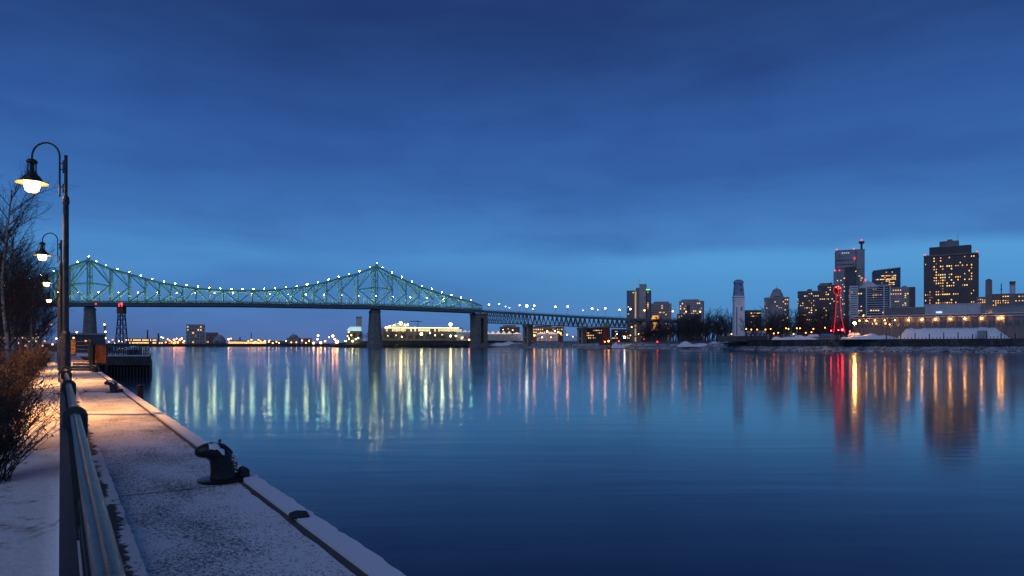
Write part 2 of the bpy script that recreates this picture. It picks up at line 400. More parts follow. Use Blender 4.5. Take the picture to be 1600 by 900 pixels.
# ---------------------------------------------------------------- bollards
def bollard(root, sc=1.0):
    # local x towards the water; horn leans to -x
    b = MB(); n = 24
    path = [(.05, .0, .20, .20), (.05, .05, .185, .19), (.045, .16, .175, .175), (.03, .27, .17, .165), (.0, .36, .165, .16), (-.06, .425, .15, .155),
            (-.14, .455, .125, .145), (-.22, .455, .105, .125), (-.285, .44, .085, .105), (-.33, .425, .05, .07), (-.345, .42, .01, .01)]
    pts = [Vector((p[0], 0, p[1])) for p in path]; vs = []
    for i, (x, z, ra, rb) in enumerate(path):
        d = (pts[min(i+1, len(pts)-1)]-pts[max(i-1, 0)]).normalized() if i else Vector((0, 0, 1))
        e1 = Vector((d.z, 0, -d.x)); e2 = Vector((0, 1, 0))
        vs += [pts[i]+e1*ra*math.cos(2*math.pi*j/n)+e2*rb*math.sin(2*math.pi*j/n) for j in range(n)]
    k = len(path)
    fs = [(i*n+j, i*n+(j+1) % n, (i+1)*n+(j+1) % n, (i+1)*n+j) for i in range(k-1) for j in range(n)]+[tuple(range(n-1, -1, -1)), tuple((k-1)*n+j for j in range(n))]
    b.add(vs, fs); b.build('horn', M_iron, root, smooth=True)
    # back rib, curving from the crown to the water side
    b = MB(); ou = []; inn = []
    for q in range(13):
        a = R(100 - 100*q/12); ou.append((-.02+.29*math.cos(a), .06+.50*math.sin(a)*.97)); inn.append((-.02+.22*math.cos(a), .06+.42*math.sin(a)))
    ou.append((.31, .0)); inn.append((.20, .0))
    b.prism(ou+inn[::-1], -.045, .045); o = b.build('rib', M_iron, root); bevel(o, .012, 3)
    # rounded lug on the water side
    for sgn in (-1, 1):
        b = MB(); ol = [(.27, 0), (.41, 0), (.41, .10)]+[(.34+.07*math.cos(R(a)), .10+.065*math.sin(R(a))) for a in range(15, 180, 15)]+[(.27, .10)]
        b.prism(ol, sgn*.075-.02, sgn*.075+.02); o = b.build('lug', M_iron, root); bevel(o, .006)
    b = MB(); b.lathe([(.33, -.005), (.335, .018), (.31, .03), (.18, .034)], (.02, 0, 0), 30); o = b.build('base_plate', M_iron, root); smooth_angle(o)
    b = MB(); b.tube([(.0, 0, .50), (.0, 0, .575)], .014, 10); b.ball((0, 0, .59), .026, n=12); b.tube([(-.05, 0, .525), (-.02, .0, .55), (.05, 0, .53), (.09, 0, .50)], .013, 8)
    b.build('shackle', M_rust, root, smooth=True)
    # snow caught on the crown and flank
    b = MB(); rs = random.Random(3)
    for _ in range(46):
        a = rs.uniform(.10, .95); y = -.155+rs.uniform(-.012, .004)
        b.ball((.13+.07*rs.random()+.05*(1-a), y+.05*abs(a-.3), .08+.36*a), rs.uniform(.005, .012), n=6)
    o = b.build('snow_specks', M_snowpatch, root); o['kind'] = 'stuff'; b = MB(); g2 = []
    for i in range(7):
        for j in range(6):
            u = i/6; v2 = j/5; x = -.17+.21*u; ang = R(-25-48*v2-8*math.sin(u*9))
            cz = .455-.10*u*u; rr_ = (.135+.03*u)+.006*math.sin(math.pi*u)*math.sin(math.pi*v2)
            g2.append((x, rr_*1.03*math.sin(ang), cz-.008+rr_*1.0*math.cos(ang)))
    b.add(g2, [(i*6+j, i*6+j+1, (i+1)*6+j+1, (i+1)*6+j) for i in range(6) for j in range(5)])
    b.build('clinging_snow', M_snowpatch, root, smooth=True)
boll = thing('mooring_bollard', 'large black iron horn-shaped mooring bollard dusted with snow on the near quay edge', 'bollard', Q(8.78, 1.60, .02), quay_rz, 'black bollards along the quay edge')
bollard(boll)
boll.scale = (.80,)*3
dup(boll, Q(26.9, 1.50, .01), quay_rz, .74, 'small black mooring bollard on the walkway further along, past the light pool')
dup(boll, Q(47.0, 1.75, .01), quay_rz, .74, 'tiny black mooring bollard at the far end of the walkway below the orange board')
bb = boll.copy()
bpy.data.objects.remove(bb)
# fender post on the quay face
fp = thing('fender_post', 'short black fender post standing off the quay edge at the water', 'fender', Q(24.6, 2.12, 0), quay_rz)
b = MB(); b.box((0, 0, -1.2), (.17, .17, 3.0)); o = b.build('post', M_iron, fp); bevel(o, .02)
b = MB(); b.lathe([(.10, .30), (.115, .33), (.10, .37), (.03, .385)], n=16); b.build('cap', M_iron, fp, smooth=True)
b = MB(); b.box((-.10, 0, -.25), (.10, .12, .12)); b.build('bracket', M_rust, fp)
# metal flap on the quay edge beside the near bollard
fl = MB()
fl.add([(-.10, -.25, .041), (.10, -.30, .046), (.13, -.05, .060), (.06, .17, .045), (-.04, .10, .041), (-.08, -.02, .041)], [(0, 1, 2, 3, 4, 5)])
fl.add([(-.10, -.25, .033), (.10, -.30, .038), (.13, -.05, .052), (.06, .17, .037), (-.04, .10, .033), (-.08, -.02, .033)], [(5, 4, 3, 2, 1, 0)])
_fl = tag(fl.build('loose_flap', mat('torn_rubber', (.02, .02, .02), .9), loc=Q(6.55, 1.86, 0), rz=quay_rz), 'torn black metal flap lying on the snowy quay edge in front of the large bollard', 'flap'); _fl.scale = (.8, .65, 1)

# dark expansion gap filler beside the cap is the quay slab itself (between walkway and edge)

# ---------------------------------------------------------------- end of the walkway: steps, barrier, orange board
Yb = 42.0
def bl(px, z, Y=Yb): v_ = at(px, HOR, Y); v_.z = QZ+z; return v_
st = thing('steps', 'dark steps with snow on the treads at the end of the walkway', 'steps', bl(125, 0), 0)
for k in range(3):
    b = MB(); b.box((0, .35*k, .16*k+.08), (1.55, .36, .16)); o = b.build('step', M_concd, st)
    b = MB(); b.box((0, .35*k-.02, .16*k+.172), (1.5, .30, .02)); b.build('snow_cover', M_snow, o)
bar = thing('barrier', 'horizontal-bar metal barrier across the end of the walkway above the steps', 'barrier', bl(124, 0, 43.4), 0)
for x in (-.68, .68):
    b = MB(); b.box((x, 0, 1.2), (.07 if x < 0 else .20, .10, 1.5 if x < 0 else 1.55)); b.build('post', M_dark, bar)
for k in range(6):
    b = MB(); b.beam((-.68, -.06, .60+.245*k), (.62, -.06, .60+.245*k), .035, .045 if k else .09); b.build('bar', M_rail if k else M_wood, bar)
gp = MB(); gp.box((0, 0, .9), (.22, .22, 2.1)); gp.box((0, 0, 1.965), (.26, .26, .04))
tag(gp.build('gate_post', M_dark, loc=bl(144, -.25, 41.6)), 'thick dark square gate post beside the orange board', 'post')
ob = thing('orange_board', 'rust orange sign board facing the river walk, beside the dark gate post', 'board', bl(157, 0, 41.9), 0)
b = MB(); b.box((0, 0, 1.05), (.72, .06, 1.12)); o = b.build('panel', M_orange, ob); bevel(o, .01)
for x in (-.33, .33):
    b = MB(); b.box((x, .06, .78), (.06, .06, 1.7)); b.build('leg', M_dark, ob)
wp = MB(); wp.box((0, 0, 1.5), (.55, .12, .95))
for k in range(5): wp.box((0, -.07, 1.10+.2*k), (.55, .02, .16))
tag(wp.build('plank_screen', M_wood, loc=bl(112, -.05, 46)), 'warm lit plank screen behind the horizontal-bar barrier', 'screen')

# wharf with sheet piling
wh = thing('wharf', 'dark sheet-piled wharf with snow along its edge, behind the orange board', 'wharf', (0, 0, 0))
def wq(px, Y, z): p = at(px, HOR, Y); p.z = z; return p
WC = [(118, 98), (235, 98), (236, 132), (118, 132)]
def wslab(z0, z1, grow_=0):
    b = MB(); c4 = [wq(px+(grow_ if k in (1, 2) else -grow_), Y+(-.1*(grow_ > 0) if k < 2 else .1), 0) for k, (px, Y) in enumerate(WC)]
    b.add([(p.x, p.y, z) for z in (z0, z1) for p in c4], [(3, 2, 1, 0), (4, 5, 6, 7), (0, 1, 5, 4), (1, 2, 6, 5), (2, 3, 7, 6), (3, 0, 4, 7)]); return b
wslab(1.6, 2.9).build('deck', M_wallf, wh)
b = MB(); n = 46; A_, B_ = wq(118, 98.5, .2), wq(234, 98.5, .2)
for i in range(n):
    p = A_.lerp(B_, (i+.5)/n); b.box((p.x, p.y+(.22 if i % 2 else 0), .1), ((B_-A_).length/n*.84, .3, 3.1))
A_, B_ = wq(234.2, 99, .2), wq(235.2, 131, .2)
for i in range(40):
    p = A_.lerp(B_, (i+.5)/40); b.box((p.x-(.2 if i % 2 else 0), p.y, .1), (.3, .7, 3.1))
b.build('sheet_piling', M_dark, wh)
wslab(2.905, 2.96, -1.2).build('snow_cover', M_snow, wh)
wf = thing('wharf_fence', 'low black post-and-rail fence around the far wharf', 'fence', (0, 0, 2.95))
for k in range(24):
    p = wq(168+k*2.8, 99.6+(k % 3)*.2, 0); b = MB(); hh = 1.25 if k % 4 else 1.6
    b.box((p.x, p.y, hh/2), (.09 if k % 3 else .17, .09, hh)); b.build('post', M_dark, wf)
for z in (.35, .75, 1.1):
    b = MB(); p, q = wq(168, 99.8, z), wq(233, 99.8, z); b.beam(p, q, .05, .05); b.build('rail', M_dark, wf)
dm = thing('covered_boat', 'small upturned boat under a rounded snow cover on the wharf', 'boat', (at(209, 0, 108).x, 108, 2.95), .1)
b = MB(); b.lathe([(1.0, 0), (1.0, .75), (.97, .85)], n=20); o = b.build('hull', M_dark, dm); o.scale = (.95, 1.4, 1)
b = MB(); b.lathe([(1.02, .80), (1.0, 1.0), (.85, 1.2), (.5, 1.33), (.01, 1.37)], n=20); o = b.build('snow_cover', M_snow, dm, smooth=True); o.scale = (.97, 1.4, 1)

# lattice range tower with red light, on a small caisson
lt = thing('range_tower', 'dark steel lattice tower with boxed top and red beacon in front of the bridge', 'tower', at(190, HOR, 230) - Vector((0, 0, EYE)))
b = MB(); b.box((0, 0, .6), (7, 7, 3.4), taper=.92); b.build('caisson', M_concd, lt)
zt = 17.0-2.5; zb = 2.3
def leg(k, z): f = (z-zb)/(zt-zb); hw = 1.45*(1-f)+.75*f; sx, sy = ((-1, -1), (1, -1), (1, 1), (-1, 1))[k]; return Vector((sx*hw, sy*hw, z))
zt = EYE+(HOR-490)/F*230; ztop = EYE+(HOR-479)/F*230
for k in range(4):
    b = MB(); b.beam(leg(k, zb), leg(k, zt), .26); b.build('leg', M_dark, lt)
b = MB(); lev = [zb+(zt-zb)*q for q in (0, .28, .52, .76, 1)]
for k in range(4):
    for a, c in zip(lev[:-1], lev[1:]):
        b.beam(leg(k, a), leg((k+1) % 4, c), .11); b.beam(leg((k+1) % 4, a), leg(k, c), .11); b.beam(leg(k, c), leg((k+1) % 4, c), .16)
b.build('bracing', M_dark, lt)
b = MB(); b.box((0, 0, (zt+ztop)/2), (2.1, 2.1, ztop-zt)); o = b.build('cabin', M_rust, lt)
b = MB(); b.beam((-.9, 0, ztop), (-.9, 0, ztop+1)); b.beam((0, 0, ztop), (0, 0, ztop+.7), .15); b.ball((0, 0, ztop+.95), .34); b.build('beacon', glow('beacon_red', C_red, 9), lt)

# ---------------------------------------------------------------- steel cantilever bridge
T1 = at(140.5, HOR, 805); T1.z = 0; T2 = at(585.5, HOR, 870); T2.z = 0
BD = (T2-T1).normalized(); SPAN = (T2-T1).length; NV = Vector((-.42, .907, 0)).normalized()*20.0
def dz(u):
    pts = [(-150, 52.5), (0, 54.0), (SPAN/2, 55.2), (SPAN, 54.2), (SPAN+134, 50.0)]
    for (a, za), (b_, zb_) in zip(pts[:-1], pts[1:]):
        if u <= b_: f = (u-a)/(b_-a); return za+(zb_-za)*f
    return pts[-1][1]
half = [(0, 103), (23, 93), (43, 87.6), (61, 82), (76, 78), (89, 75.6), (102, 73.4), (117, 71.6), (132, 70.3), (148, 69.6)]
nodes = []
sideh = [(134, 54.5), (122, 59.2), (106, 63.0), (88, 67.2), (71, 72.6), (53.5, 78), (37, 85), (19.5, 93)]
for d, z in sideh: nodes.append((-d, z + (2.0 if d < 125 else 0)))
for d, z in half: nodes.append((d, z))
nodes.append((SPAN/2, 69.3))
for d, z in reversed(half): nodes.append((SPAN-d, z))
for d, z in reversed(sideh): nodes.append((SPAN+d, z))
def bp_(u, z, side): return T1 + BD*u + NV*(side-.5) + Vector((0, 0, z))
br = thing('steel_bridge', 'long green steel cantilever truss bridge strung with small white lights on stone piers', 'bridge', (0, 0, 0))
for side in (0, 1):
    tc_ = MB()
    for (u0, z0), (u1, z1) in zip(nodes[:-1], nodes[1:]): tc_.beam(bp_(u0, z0, side), bp_(u1, z1, side), 1.5, 2.1)
    tr = tc_.build('truss', M_steel, br)
    b = MB()
    for (u0, z0), (u1, z1) in zip(nodes[:-1], nodes[1:]): b.beam(bp_(u0, dz(u0)+.5, side), bp_(u1, dz(u1)+.5, side), 1.0, 1.4)
    b.build('lower_chord', M_steel, tr)
    for i, (u, z) in enumerate(nodes):
        if z-dz(u) < 4: continue
        tower = abs(u) < 1 or abs(u-SPAN) < 1
        b = MB(); wv = 4.4 if tower else (2.0 if z > 80 else 1.3); x = BD
        b.beam(bp_(u, dz(u), side)-BD*wv*.36, bp_(u, z, side)-BD*wv*.30, wv*.24, .8); b.beam(bp_(u, dz(u), side)+BD*wv*.36, bp_(u, z, side)+BD*wv*.30, wv*.24, .8)
        k = int((z-dz(u))/3.2)
        for q in range(k):
            za = dz(u)+(z-dz(u))*q/k; zb2 = dz(u)+(z-dz(u))*(q+1)/k; sg = 1 if q % 2 else -1
            b.beam(bp_(u, za, side)-BD*wv*.33*sg, bp_(u, zb2, side)+BD*wv*.33*sg, .35, .5)
        b.build('vertical', M_steel, tr)
    def diag(u0, z0, u1, z1, wd=1.1):
        b = MB(); b.beam(bp_(u0, z0, side), bp_(u1, z1, side), wd, 1.0); b.build('diagonal', M_steel, tr)
    nn = len(nodes); it1 = 8; it2 = nn-1-8
    def karm(i, j):   # from node i (closer to tower) to j
        u0, z0 = nodes[i]; u1, z1 = nodes[j]; d0, d1 = dz(u0), dz(u1)
        ym = d1+(z1-d1)*(.52 if z1 > 76 else .48)
        diag(u0, z0, u1, ym); diag(u1, ym, u0, d0, 1.3)
        b = MB(); b.beam(bp_(u1, ym, side), bp_((u0+u1)/2, (z0+z1)/2, side), .5); b.beam(bp_((u0+u1)/2, d1+(ym-d1)/2, side), bp_((u0+u1)/2, d1, side), .55); b.build('sub_strut', M_steel, tr)
    for tw, sg in ((it1, 1), (it2, -1)):
        for k in range(0, 6): karm(tw+sg*k, tw+sg*(k+1))
        for k in range(0, 6): karm(tw-sg*k, tw-sg*(k+1))
    for i in range(it1+6, it2-6):
        u0, z0 = nodes[i]; u1, z1 = nodes[i+1]
        if i % 2: diag(u0, z0, u1, dz(u1))
        else: diag(u0, dz(u0), u1, z1)
    for i in (0, nn-2):
        u0, z0 = nodes[i]; u1, z1 = nodes[i+1]
        diag(u0, dz(u0), u1, z1) if i == 0 else diag(u0, z0, u1, dz(u1))
# tower heads and curved portal struts
for u in (0, SPAN):
    b = MB()
    for side in (0, 1): b.box(bp_(u, 103.4, side), (5.2, 1.8, 4.2), math.atan2(BD.y, BD.x), taper=.55)
    b.beam(bp_(u, 101, 0), bp_(u, 101, 1), 1.2, 1.8); b.beam(bp_(u, 84, 0), bp_(u, 84, 1), 1, 1.5); b.beam(bp_(u, 101, 0), bp_(u, 84, 1), .6); b.beam(bp_(u, 84, 0), bp_(u, 101, 1), .6)
    b.build('tower_head', M_steel, br)
    for side in (0, 1):
        b = MB(); p0 = None
        for q in range(11):
            uu = u-21+42*q/10; zz = 73.5+2.6*math.sin(math.pi*q/10); p = bp_(uu, zz, side)
            if p0: b.beam(p0, p, .9, 1.1)
            p0 = p
        b.build('curved_strut', M_steel, br)
# sway bracing between planes
b = MB()
for (u, z) in nodes:
    if z-dz(u) > 9:
        b.beam(bp_(u, z-.5, 0), bp_(u, z-.5, 1), .6, .7)
        b.beam(bp_(u, dz(u)+9, 0), bp_(u, dz(u)+9, 1), .5, .9)
b.build('sway_bracing', M_steel, br)
# deck: slab, edge girders, floor beams, railing
b = MB()
us = [-150+i*(SPAN+134+150)/40 for i in range(41)]
for u0, u1 in zip(us[:-1], us[1:]):
    for side, o_ in ((0, -.12), (1, .12)):
        b.beam(T1+BD*u0+NV*(side-.5+o_)+Vector((0, 0, dz(u0)-3.0)), T1+BD*u1+NV*(side-.5+o_)+Vector((0, 0, dz(u1)-3.0)), .8, 3.4)
    vs = []
    for q in (0, 1):
        for s_ in (-.66, .66):
            for u in (u0, u1): vs.append(T1+BD*u+NV*s_+Vector((0, 0, dz(u)-(1.1 if q else .6))))
    b.add(vs, [(0, 1, 3, 2), (4, 6, 7, 5), (0, 4, 5, 1), (2, 3, 7, 6), (0, 2, 6, 4), (1, 5, 7, 3)])
b.build('deck', M_deck, br)
b = MB()
u = -149
while u < SPAN+133:
    p = T1+BD*u; z = dz(u)
    b.beam(p-NV*.64+Vector((0, 0, z-3.2)), p+NV*.64+Vector((0, 0, z-3.2)), .5, 1.5)
    b.beam(p-NV*.665+Vector((0, 0, z-.6)), p-NV*.665+Vector((0, 0, z+2.2)), .28)
    u += 4.6
for u0, u1 in zip(us[:-1], us[1:]):
    for zz in (1.0, 2.2): b.beam(T1+BD*u0-NV*.665+Vector((0, 0, dz(u0)+zz)), T1+BD*u1-NV*.665+Vector((0, 0, dz(u1)+zz)), .2)
b.build('floor_beams', M_deck, br)
def pier(root, p, ztop, wb, wt, db, dt, rz, name='pier', ztaper=None):
    b = MB(); zt_ = ztop-5
    vs = []
    for z, w_, d_ in ((-3, wb*1.12, db*1.1), (5.5, wb*1.1, db*1.08), (7.5, wb, db), (zt_, wt, dt), (zt_+.01, wt*1.14, dt*1.06), (zt_+1.6, wt*1.14, dt*1.06), (zt_+1.61, wt*1.0, dt), (ztop-1.6, wt*.96, dt*.96), (ztop-1.59, wt*.7, dt*.9), (ztop, wt*.7, dt*.9)):
        for sx, sy in ((-1, -1), (-.55, -1.12), (.55, -1.12), (1, -1), (1, 1), (-1, 1)): vs.append(Vector((sx*w_/2, sy*d_/2, z)))
    n = 6; k = len(vs)//n
    fs = [(i*n+j, i*n+(j+1) % n, (i+1)*n+(j+1) % n, (i+1)*n+j) for i in range(k-1) for j in range(n)]+[tuple(range(n-1, -1, -1)), tuple((k-1)*n+j for j in range(n))]
    b.add(vs, fs); o = b.build(name, M_stone, root, loc=p, rz=rz); return o
nr = math.atan2(NV.y, NV.x)-math.pi/2
pier(br, T1, dz(0)-4.3, 13.5, 10, 20, 16, nr); pier(br, T2, dz(SPAN)-4.3, 14.5, 10.5, 20, 16, nr)
pE = T1+BD*(SPAN+134); pW = T1+BD*(-134)
# end pier with arched opening: two stone shafts and a lintel
def arch_pier(root, p, zt_, w_, d_, rz, legw=.36):
    b = MB()
    # shafts split along the viewing direction's width
    for sx in (-1, 1):
        b.box((sx*w_*(.5-legw/2), 0, (zt_-7-3)/2), (w_*legw, d_, zt_-7+3))
    b.box((0, 0, zt_-4.6), (w_, d_, 4.8)); b.box((0, 0, zt_-1.4), (w_*1.10, d_*1.06, 1.6))
    for sx in (-1, 1): b.beam((sx*w_*.16, 0, zt_-11), (0, 0, zt_-6.6), w_*.10, d_*.9)
    b.box((0, 0, 1.5), (w_*1.16, d_*1.08, 9))
    b.box((0, d_*.1, (zt_)/2), (w_*.5, d_*.5, zt_-8))
    return b.build('pier', M_stone, root, loc=p, rz=rz)
arch_pier(br, pE, dz(SPAN+134)-4.5, 14.5, 26, nr); arch_pier(br, pW, dz(-134)-4.5, 14.5, 26, nr)
# lamps on the truss
G_tops = [glow('truss_lamp_glow', (.86, 1.0, .30), 150), glow('truss_lamp_glow_pale', (1.0, 1.0, .42), 130), glow('truss_lamp_glow_cyan', (.36, 1.0, .62), 110)]; G_road = glow('road_lamp_glow', (1.0, .93, .36), 70)
def ztopat(u):
    for (a, za), (c, zc) in zip(nodes[:-1], nodes[1:]):
        if a <= u <= c: return za+(zc-za)*(u-a)/(c-a)
    return nodes[0][1]
ul = []
u = -125
while u < 0: ul.append(u); u += 12.6
ul += [0, 8]
u = 18
while u < SPAN-14: ul.append(u); u += 12.62
ul += [SPAN-8, SPAN, SPAN+7]
u = SPAN+19
while u < SPAN+130: ul.append(u); u += 12.6
lamp_pos = []
for u in ul:
    tw = abs(u) < 1 or abs(u-SPAN) < 1
    p = bp_(u, (107.2 if tw else ztopat(u)+2.4), 0); lamp_pos.append(p)
    b = MB(); b.ball(p, random.uniform(.32, .50)); b.beam(p-Vector((0, 0, 1.6)), p-Vector((0, 0, .4)), .18, m=1)
    b.build('truss_light', [random.choice(G_tops), M_deck], br)
for i, u in enumerate([-118+i*21.3 for i in range(28)]):
    if u > SPAN+125: break
    p = bp_(u, dz(u)+11.5, .12); b = MB(); b.ball(p, random.uniform(.30, .5)); q = bp_(u, dz(u), .10)
    b.beam(q, q+Vector((0, 0, 11.6)), .22, m=1); b.beam(q+Vector((0, 0, 11.6)), p+Vector((0, 0, .5)), .2, m=1)
    b.build('road_light', [G_road if i % 4 else glow('road_lamp_warm', (1, .55, .2), 70), M_deck], br)
    for hh_, cc_ in ((4.0, (.55, 1.0, .70)),):
        ld = bpy.data.lights.new('truss_floodlight', 'POINT'); ld.energy = random.uniform(1800, 3600); ld.color = (.80, 1.0, .55); ld.shadow_soft_size = 1.2
        lo = bpy.data.objects.new('truss_floodlight', ld); COL.objects.link(lo); lo.parent = br; lo.location = bp_(u, dz(u)+hh_+4, .42)
b = MB(); b.ball(T1+BD*8-NV*.68+Vector((0, 0, dz(8)-2.4)), .8); b.build('navigation_light', glow('nav_red', C_red, 4), br)

# ---------------------------------------------------------------- approach viaduct
ap = thing('approach_viaduct', 'darker deck-truss approach viaduct running right from the green bridge to the city', 'bridge', (0, 0, 0))
AP = [(748.5, 895, 486.5, 504), (820, 872, 489.5, 506.5), (905, 820, 494.5, 510.5), (993, 770, 498.5, 512), (1085, 760, 501.5, 513)]
prev = None; dk = MB(); trs = [MB(), MB()]; rl = MB()
pts_t = [at(px, yt, Y) for px, Y, yt, yb in AP]; pts_b = [at(px, yb, Y) for px, Y, yt, yb in AP]
pts_t[0].z = dz(SPAN+134)-1
for i in range(4):
    a, c = pts_t[i], pts_t[i+1]; a2, c2 = pts_b[i], pts_b[i+1]; d = (c-a); dh = Vector((d.x, d.y, 0)).normalized(); nv = Vector((-dh.y, dh.x, 0))
    e = -.6
    dk.beam(a+nv*8-dh*.8, c+nv*8+dh*.8, 24, 1.0+e*0)
    for o_ in (-3.9, 19.9): dk.beam(a+nv*o_+Vector((0, 0, -1)), c+nv*o_+Vector((0, 0, -1)), .6, 2.6)
    for o_ in (-3.9,): rl.beam(a+nv*o_+Vector((0, 0, 1.8)), c+nv*o_+Vector((0, 0, 1.8)), .2); rl.beam(a+nv*o_+Vector((0, 0, 1.1)), c+nv*o_+Vector((0, 0, 1.1)), .2)
    nb = 18
    for k in range(nb*2): p = a.lerp(c, k/(nb*2)); rl.beam(p+nv*-3.9, p+nv*-3.9+Vector((0, 0, 1.9)), .16)
    if i < 3:
        k_ = 12
        for s_, tb in zip((-2, 17), trs):
            tb.beam(a2+nv*s_, c2+nv*s_, .9, 1.1)
            for k in range(k_):
                f0, f1, fm = k/k_, (k+1)/k_, (k+.5)/k_
                tt = Vector((0, 0, -1.6))
                tb.beam(a2.lerp(c2, f0)+nv*s_, a.lerp(c, fm)+nv*s_+tt, .75, .8); tb.beam(a.lerp(c, fm)+nv*s_+tt, a2.lerp(c2, f1)+nv*s_, .75, .8)
                tb.beam(a2.lerp(c2, fm)+nv*s_, a.lerp(c, fm)+nv*s_+tt, .35, .35)
M_aptruss = mat('viaduct_truss_steel', (.10, .14, .15), .6)
dk.build('deck', M_deck, ap); [tb.build('truss', M_aptruss, ap) for tb in trs]; rl.build('parapet', M_deck, ap)
M_warmstone = mat('viaduct_stone', (.30, .25, .19), .85, 0, .3, .3)
for i, wd in ((1, 9), (2, 8), (3, 12)):
    p = pts_b[i].copy(); zt_ = p.z-.8 if i < 3 else pts_t[3].z-3; p.z = 0
    d = pts_t[i+1]-pts_t[i]; rz = math.atan2(d.y, d.x)
    b = MB(); zb_ = 2
    for sx in (-1, 1): b.box((sx*wd*.34, 6, (zt_+zb_)/2), (wd*.32, 9, zt_-zb_))
    b.box((0, 6, zt_-1.5), (wd*1.1, 10, 2.6)); b.box((0, 6, zt_*.45), (wd*.9, 8, 1.6)); b.box((0, 6, 3.5), (wd*1.2, 12, 4))
    b.build('pier', M_warmstone if i < 3 else M_stone, ap, loc=p, rz=rz)

# ---------------------------------------------------------------- far land
def land(name, rows, mat_, steps=None, jit=0, parent=None):
    """rows: (px, Yfront, [(back, z), ...]) lofted"""
    fine = []
    for (p0, Y0, pr0), (p1, Y1, pr1) in zip(rows[:-1], rows[1:]):
        n = max(1, int(abs(p1-p0)/6))
        for k in range(n):
            f = k/n; fine.append((p0+(p1-p0)*f, Y0+(Y1-Y0)*f, [(a[0]+(b_[0]-a[0])*f, a[1]+(b_[1]-a[1])*f) for a, b_ in zip(pr0, pr1)]))
    fine.append(rows[-1]); vs = []; k = len(rows[0][2])
    for px, Y, pr in fine:
        j = random.uniform(-jit, jit)
        for q, (bk, z) in enumerate(pr):
            YY = Y+bk+j*(1 if q else .3); vs.append(((px-800)/F*YY, YY, z+(random.uniform(-.12, .12)*jit if q > 0 else 0)))
    fs = [(i*k+q, (i+1)*k+q, (i+1)*k+q+1, i*k+q+1) for i in range(len(fine)-1) for q in range(k-1)]
    b = MB(); b.add(vs, fs); return b.build(name, mat_, parent)
struct(land('far_shore', [(-900, 1180, [(0, -1), (2, 3), (40, 6), (1500, 8)]), (470, 1330, [(0, -1), (2, 3), (40, 6), (1500, 8)]), (500, 1250, [(0, -1), (2, 3), (40, 6), (1500, 8)]), (600, 1300, [(0, -1), (2, 3), (40, 6), (1500, 8)])], M_scrub, jit=1))
struct(land('island', [(516, 1060, [(0, -1), (2, 1), (6, 2), (400, 5)]), (545, 1010, [(0, -1), (5, 4), (22, 9), (400, 10)]), (600, 985, [(0, -1), (5, 4), (22, 10), (400, 11)]), (757, 940, [(0, -1), (5, 4), (22, 10), (400, 11)]), (850, 930, [(0, -1), (5, 4), (22, 9), (400, 10)])], M_scrub, jit=1.4))
lowp = [(0, -1), (4, 1.2), (10, 1.8), (22, 3.2), (26, 5.0), (90, 7.5), (700, 12)]
highp = [(0, -1), (4, 1.0), (12, 3.1), (15, 3.2), (15.4, 3.3), (60, 7.4), (500, 9)]
struct(land('city_shore', [(752, 905, lowp), (900, 800, lowp), (1000, 700, lowp), (1060, 650, lowp), (1140, 570, lowp), (1150, 558, highp), (1240, 467, highp), (1400, 409, highp), (1600, 366, highp), (1900, 320, highp)], M_riprap, jit=1.0))
# higher city ground
struct(land('city_ground', [(1130, 590, [(0, 6), (30, 7.2), (600, 10)]), (1240, 487, [(0, 6), (30, 7.6), (600, 11)]), (1400, 429, [(0, 6), (30, 7.7), (600, 12)]), (1600, 386, [(0, 6), (30, 7.7), (600, 12)]), (1900, 340, [(0, 6), (30, 7.7), (600, 12)])], M_farsnow, jit=.4))
# dark quay wall on the right
qw = MB(); prevp = None
wl = [(1138, 588), (1165, 557), (1240, 482.5), (1300, 460), (1400, 424.5), (1500, 402), (1600, 381.5), (1750, 358)]
vs = []
for px, Y in wl:
    x = (px-800)/F
    for bk, z in ((0, 2.6), (.3, 7.5), (.3, 7.9), (2.6, 7.9), (2.6, 2.6)): vs.append((x*(Y+bk), Y+bk, z))
k = 5
qw.add(vs, [(i*k+q, (i+1)*k+q, (i+1)*k+(q+1) % k, i*k+(q+1) % k) for i in range(len(wl)-1) for q in range(k)] + [(4, 3, 2, 1, 0), tuple((len(wl)-1)*k+q for q in range(k))])
tag(qw.build('quay_wall', M_wallf), 'long dark quay wall above the snowy rocks along the right shore', 'wall')
# snow banks near the tree line
def snowheap(px, py0, py1, wpx, Y, label, seed=0):
    rs = random.Random(seed); c = at(px, py1, Y); hgt = (py1-py0)/F*Y; wd = wpx/F*Y*cosx(px)
    b = MB(); nx_, ny_ = 36, 8; vs = []
    for i in range(nx_+1):
        for j in range(ny_+1):
            u = i/nx_; v_ = j/ny_; e = min(1, min(u, 1-u)*7)**.6
            z = hgt*e*max(0, math.sin(math.pi*min(1, v_*.85+.03)))**.6*(.62+.25*math.sin(u*9+seed)+.16*math.sin(u*23+seed*2+v_*4)+.12*rs.random()) if 0 < i < nx_ and 0 < j < ny_ else -.5
            vs.append(((u-.5)*wd, (v_-.5)*10, z))
    b.add(vs, [(i*(ny_+1)+j, (i+1)*(ny_+1)+j, (i+1)*(ny_+1)+j+1, i*(ny_+1)+j+1) for i in range(nx_) for j in range(ny_)])
    return tag(b.build('snow_bank', M_snow, loc=c, rz=facing(px), smooth=True), label, 'snow bank')
snowheap(1100, 533, 541, 86, 634, 'pale snow bank at the foot of the bare trees left of the clock tower', 1)
snowheap(1240, 524, 530, 70, 500, 'snow bank on the quay wall right of the clock tower', 2)
snowheap(1357, 521.5, 529, 90, 440, 'snow heap on the quay wall right of the red lit tower', 3)
snowheap(800, 533.5, 540, 75, 902, 'thin snow bank on the shore behind the end pier of the green bridge', 4)
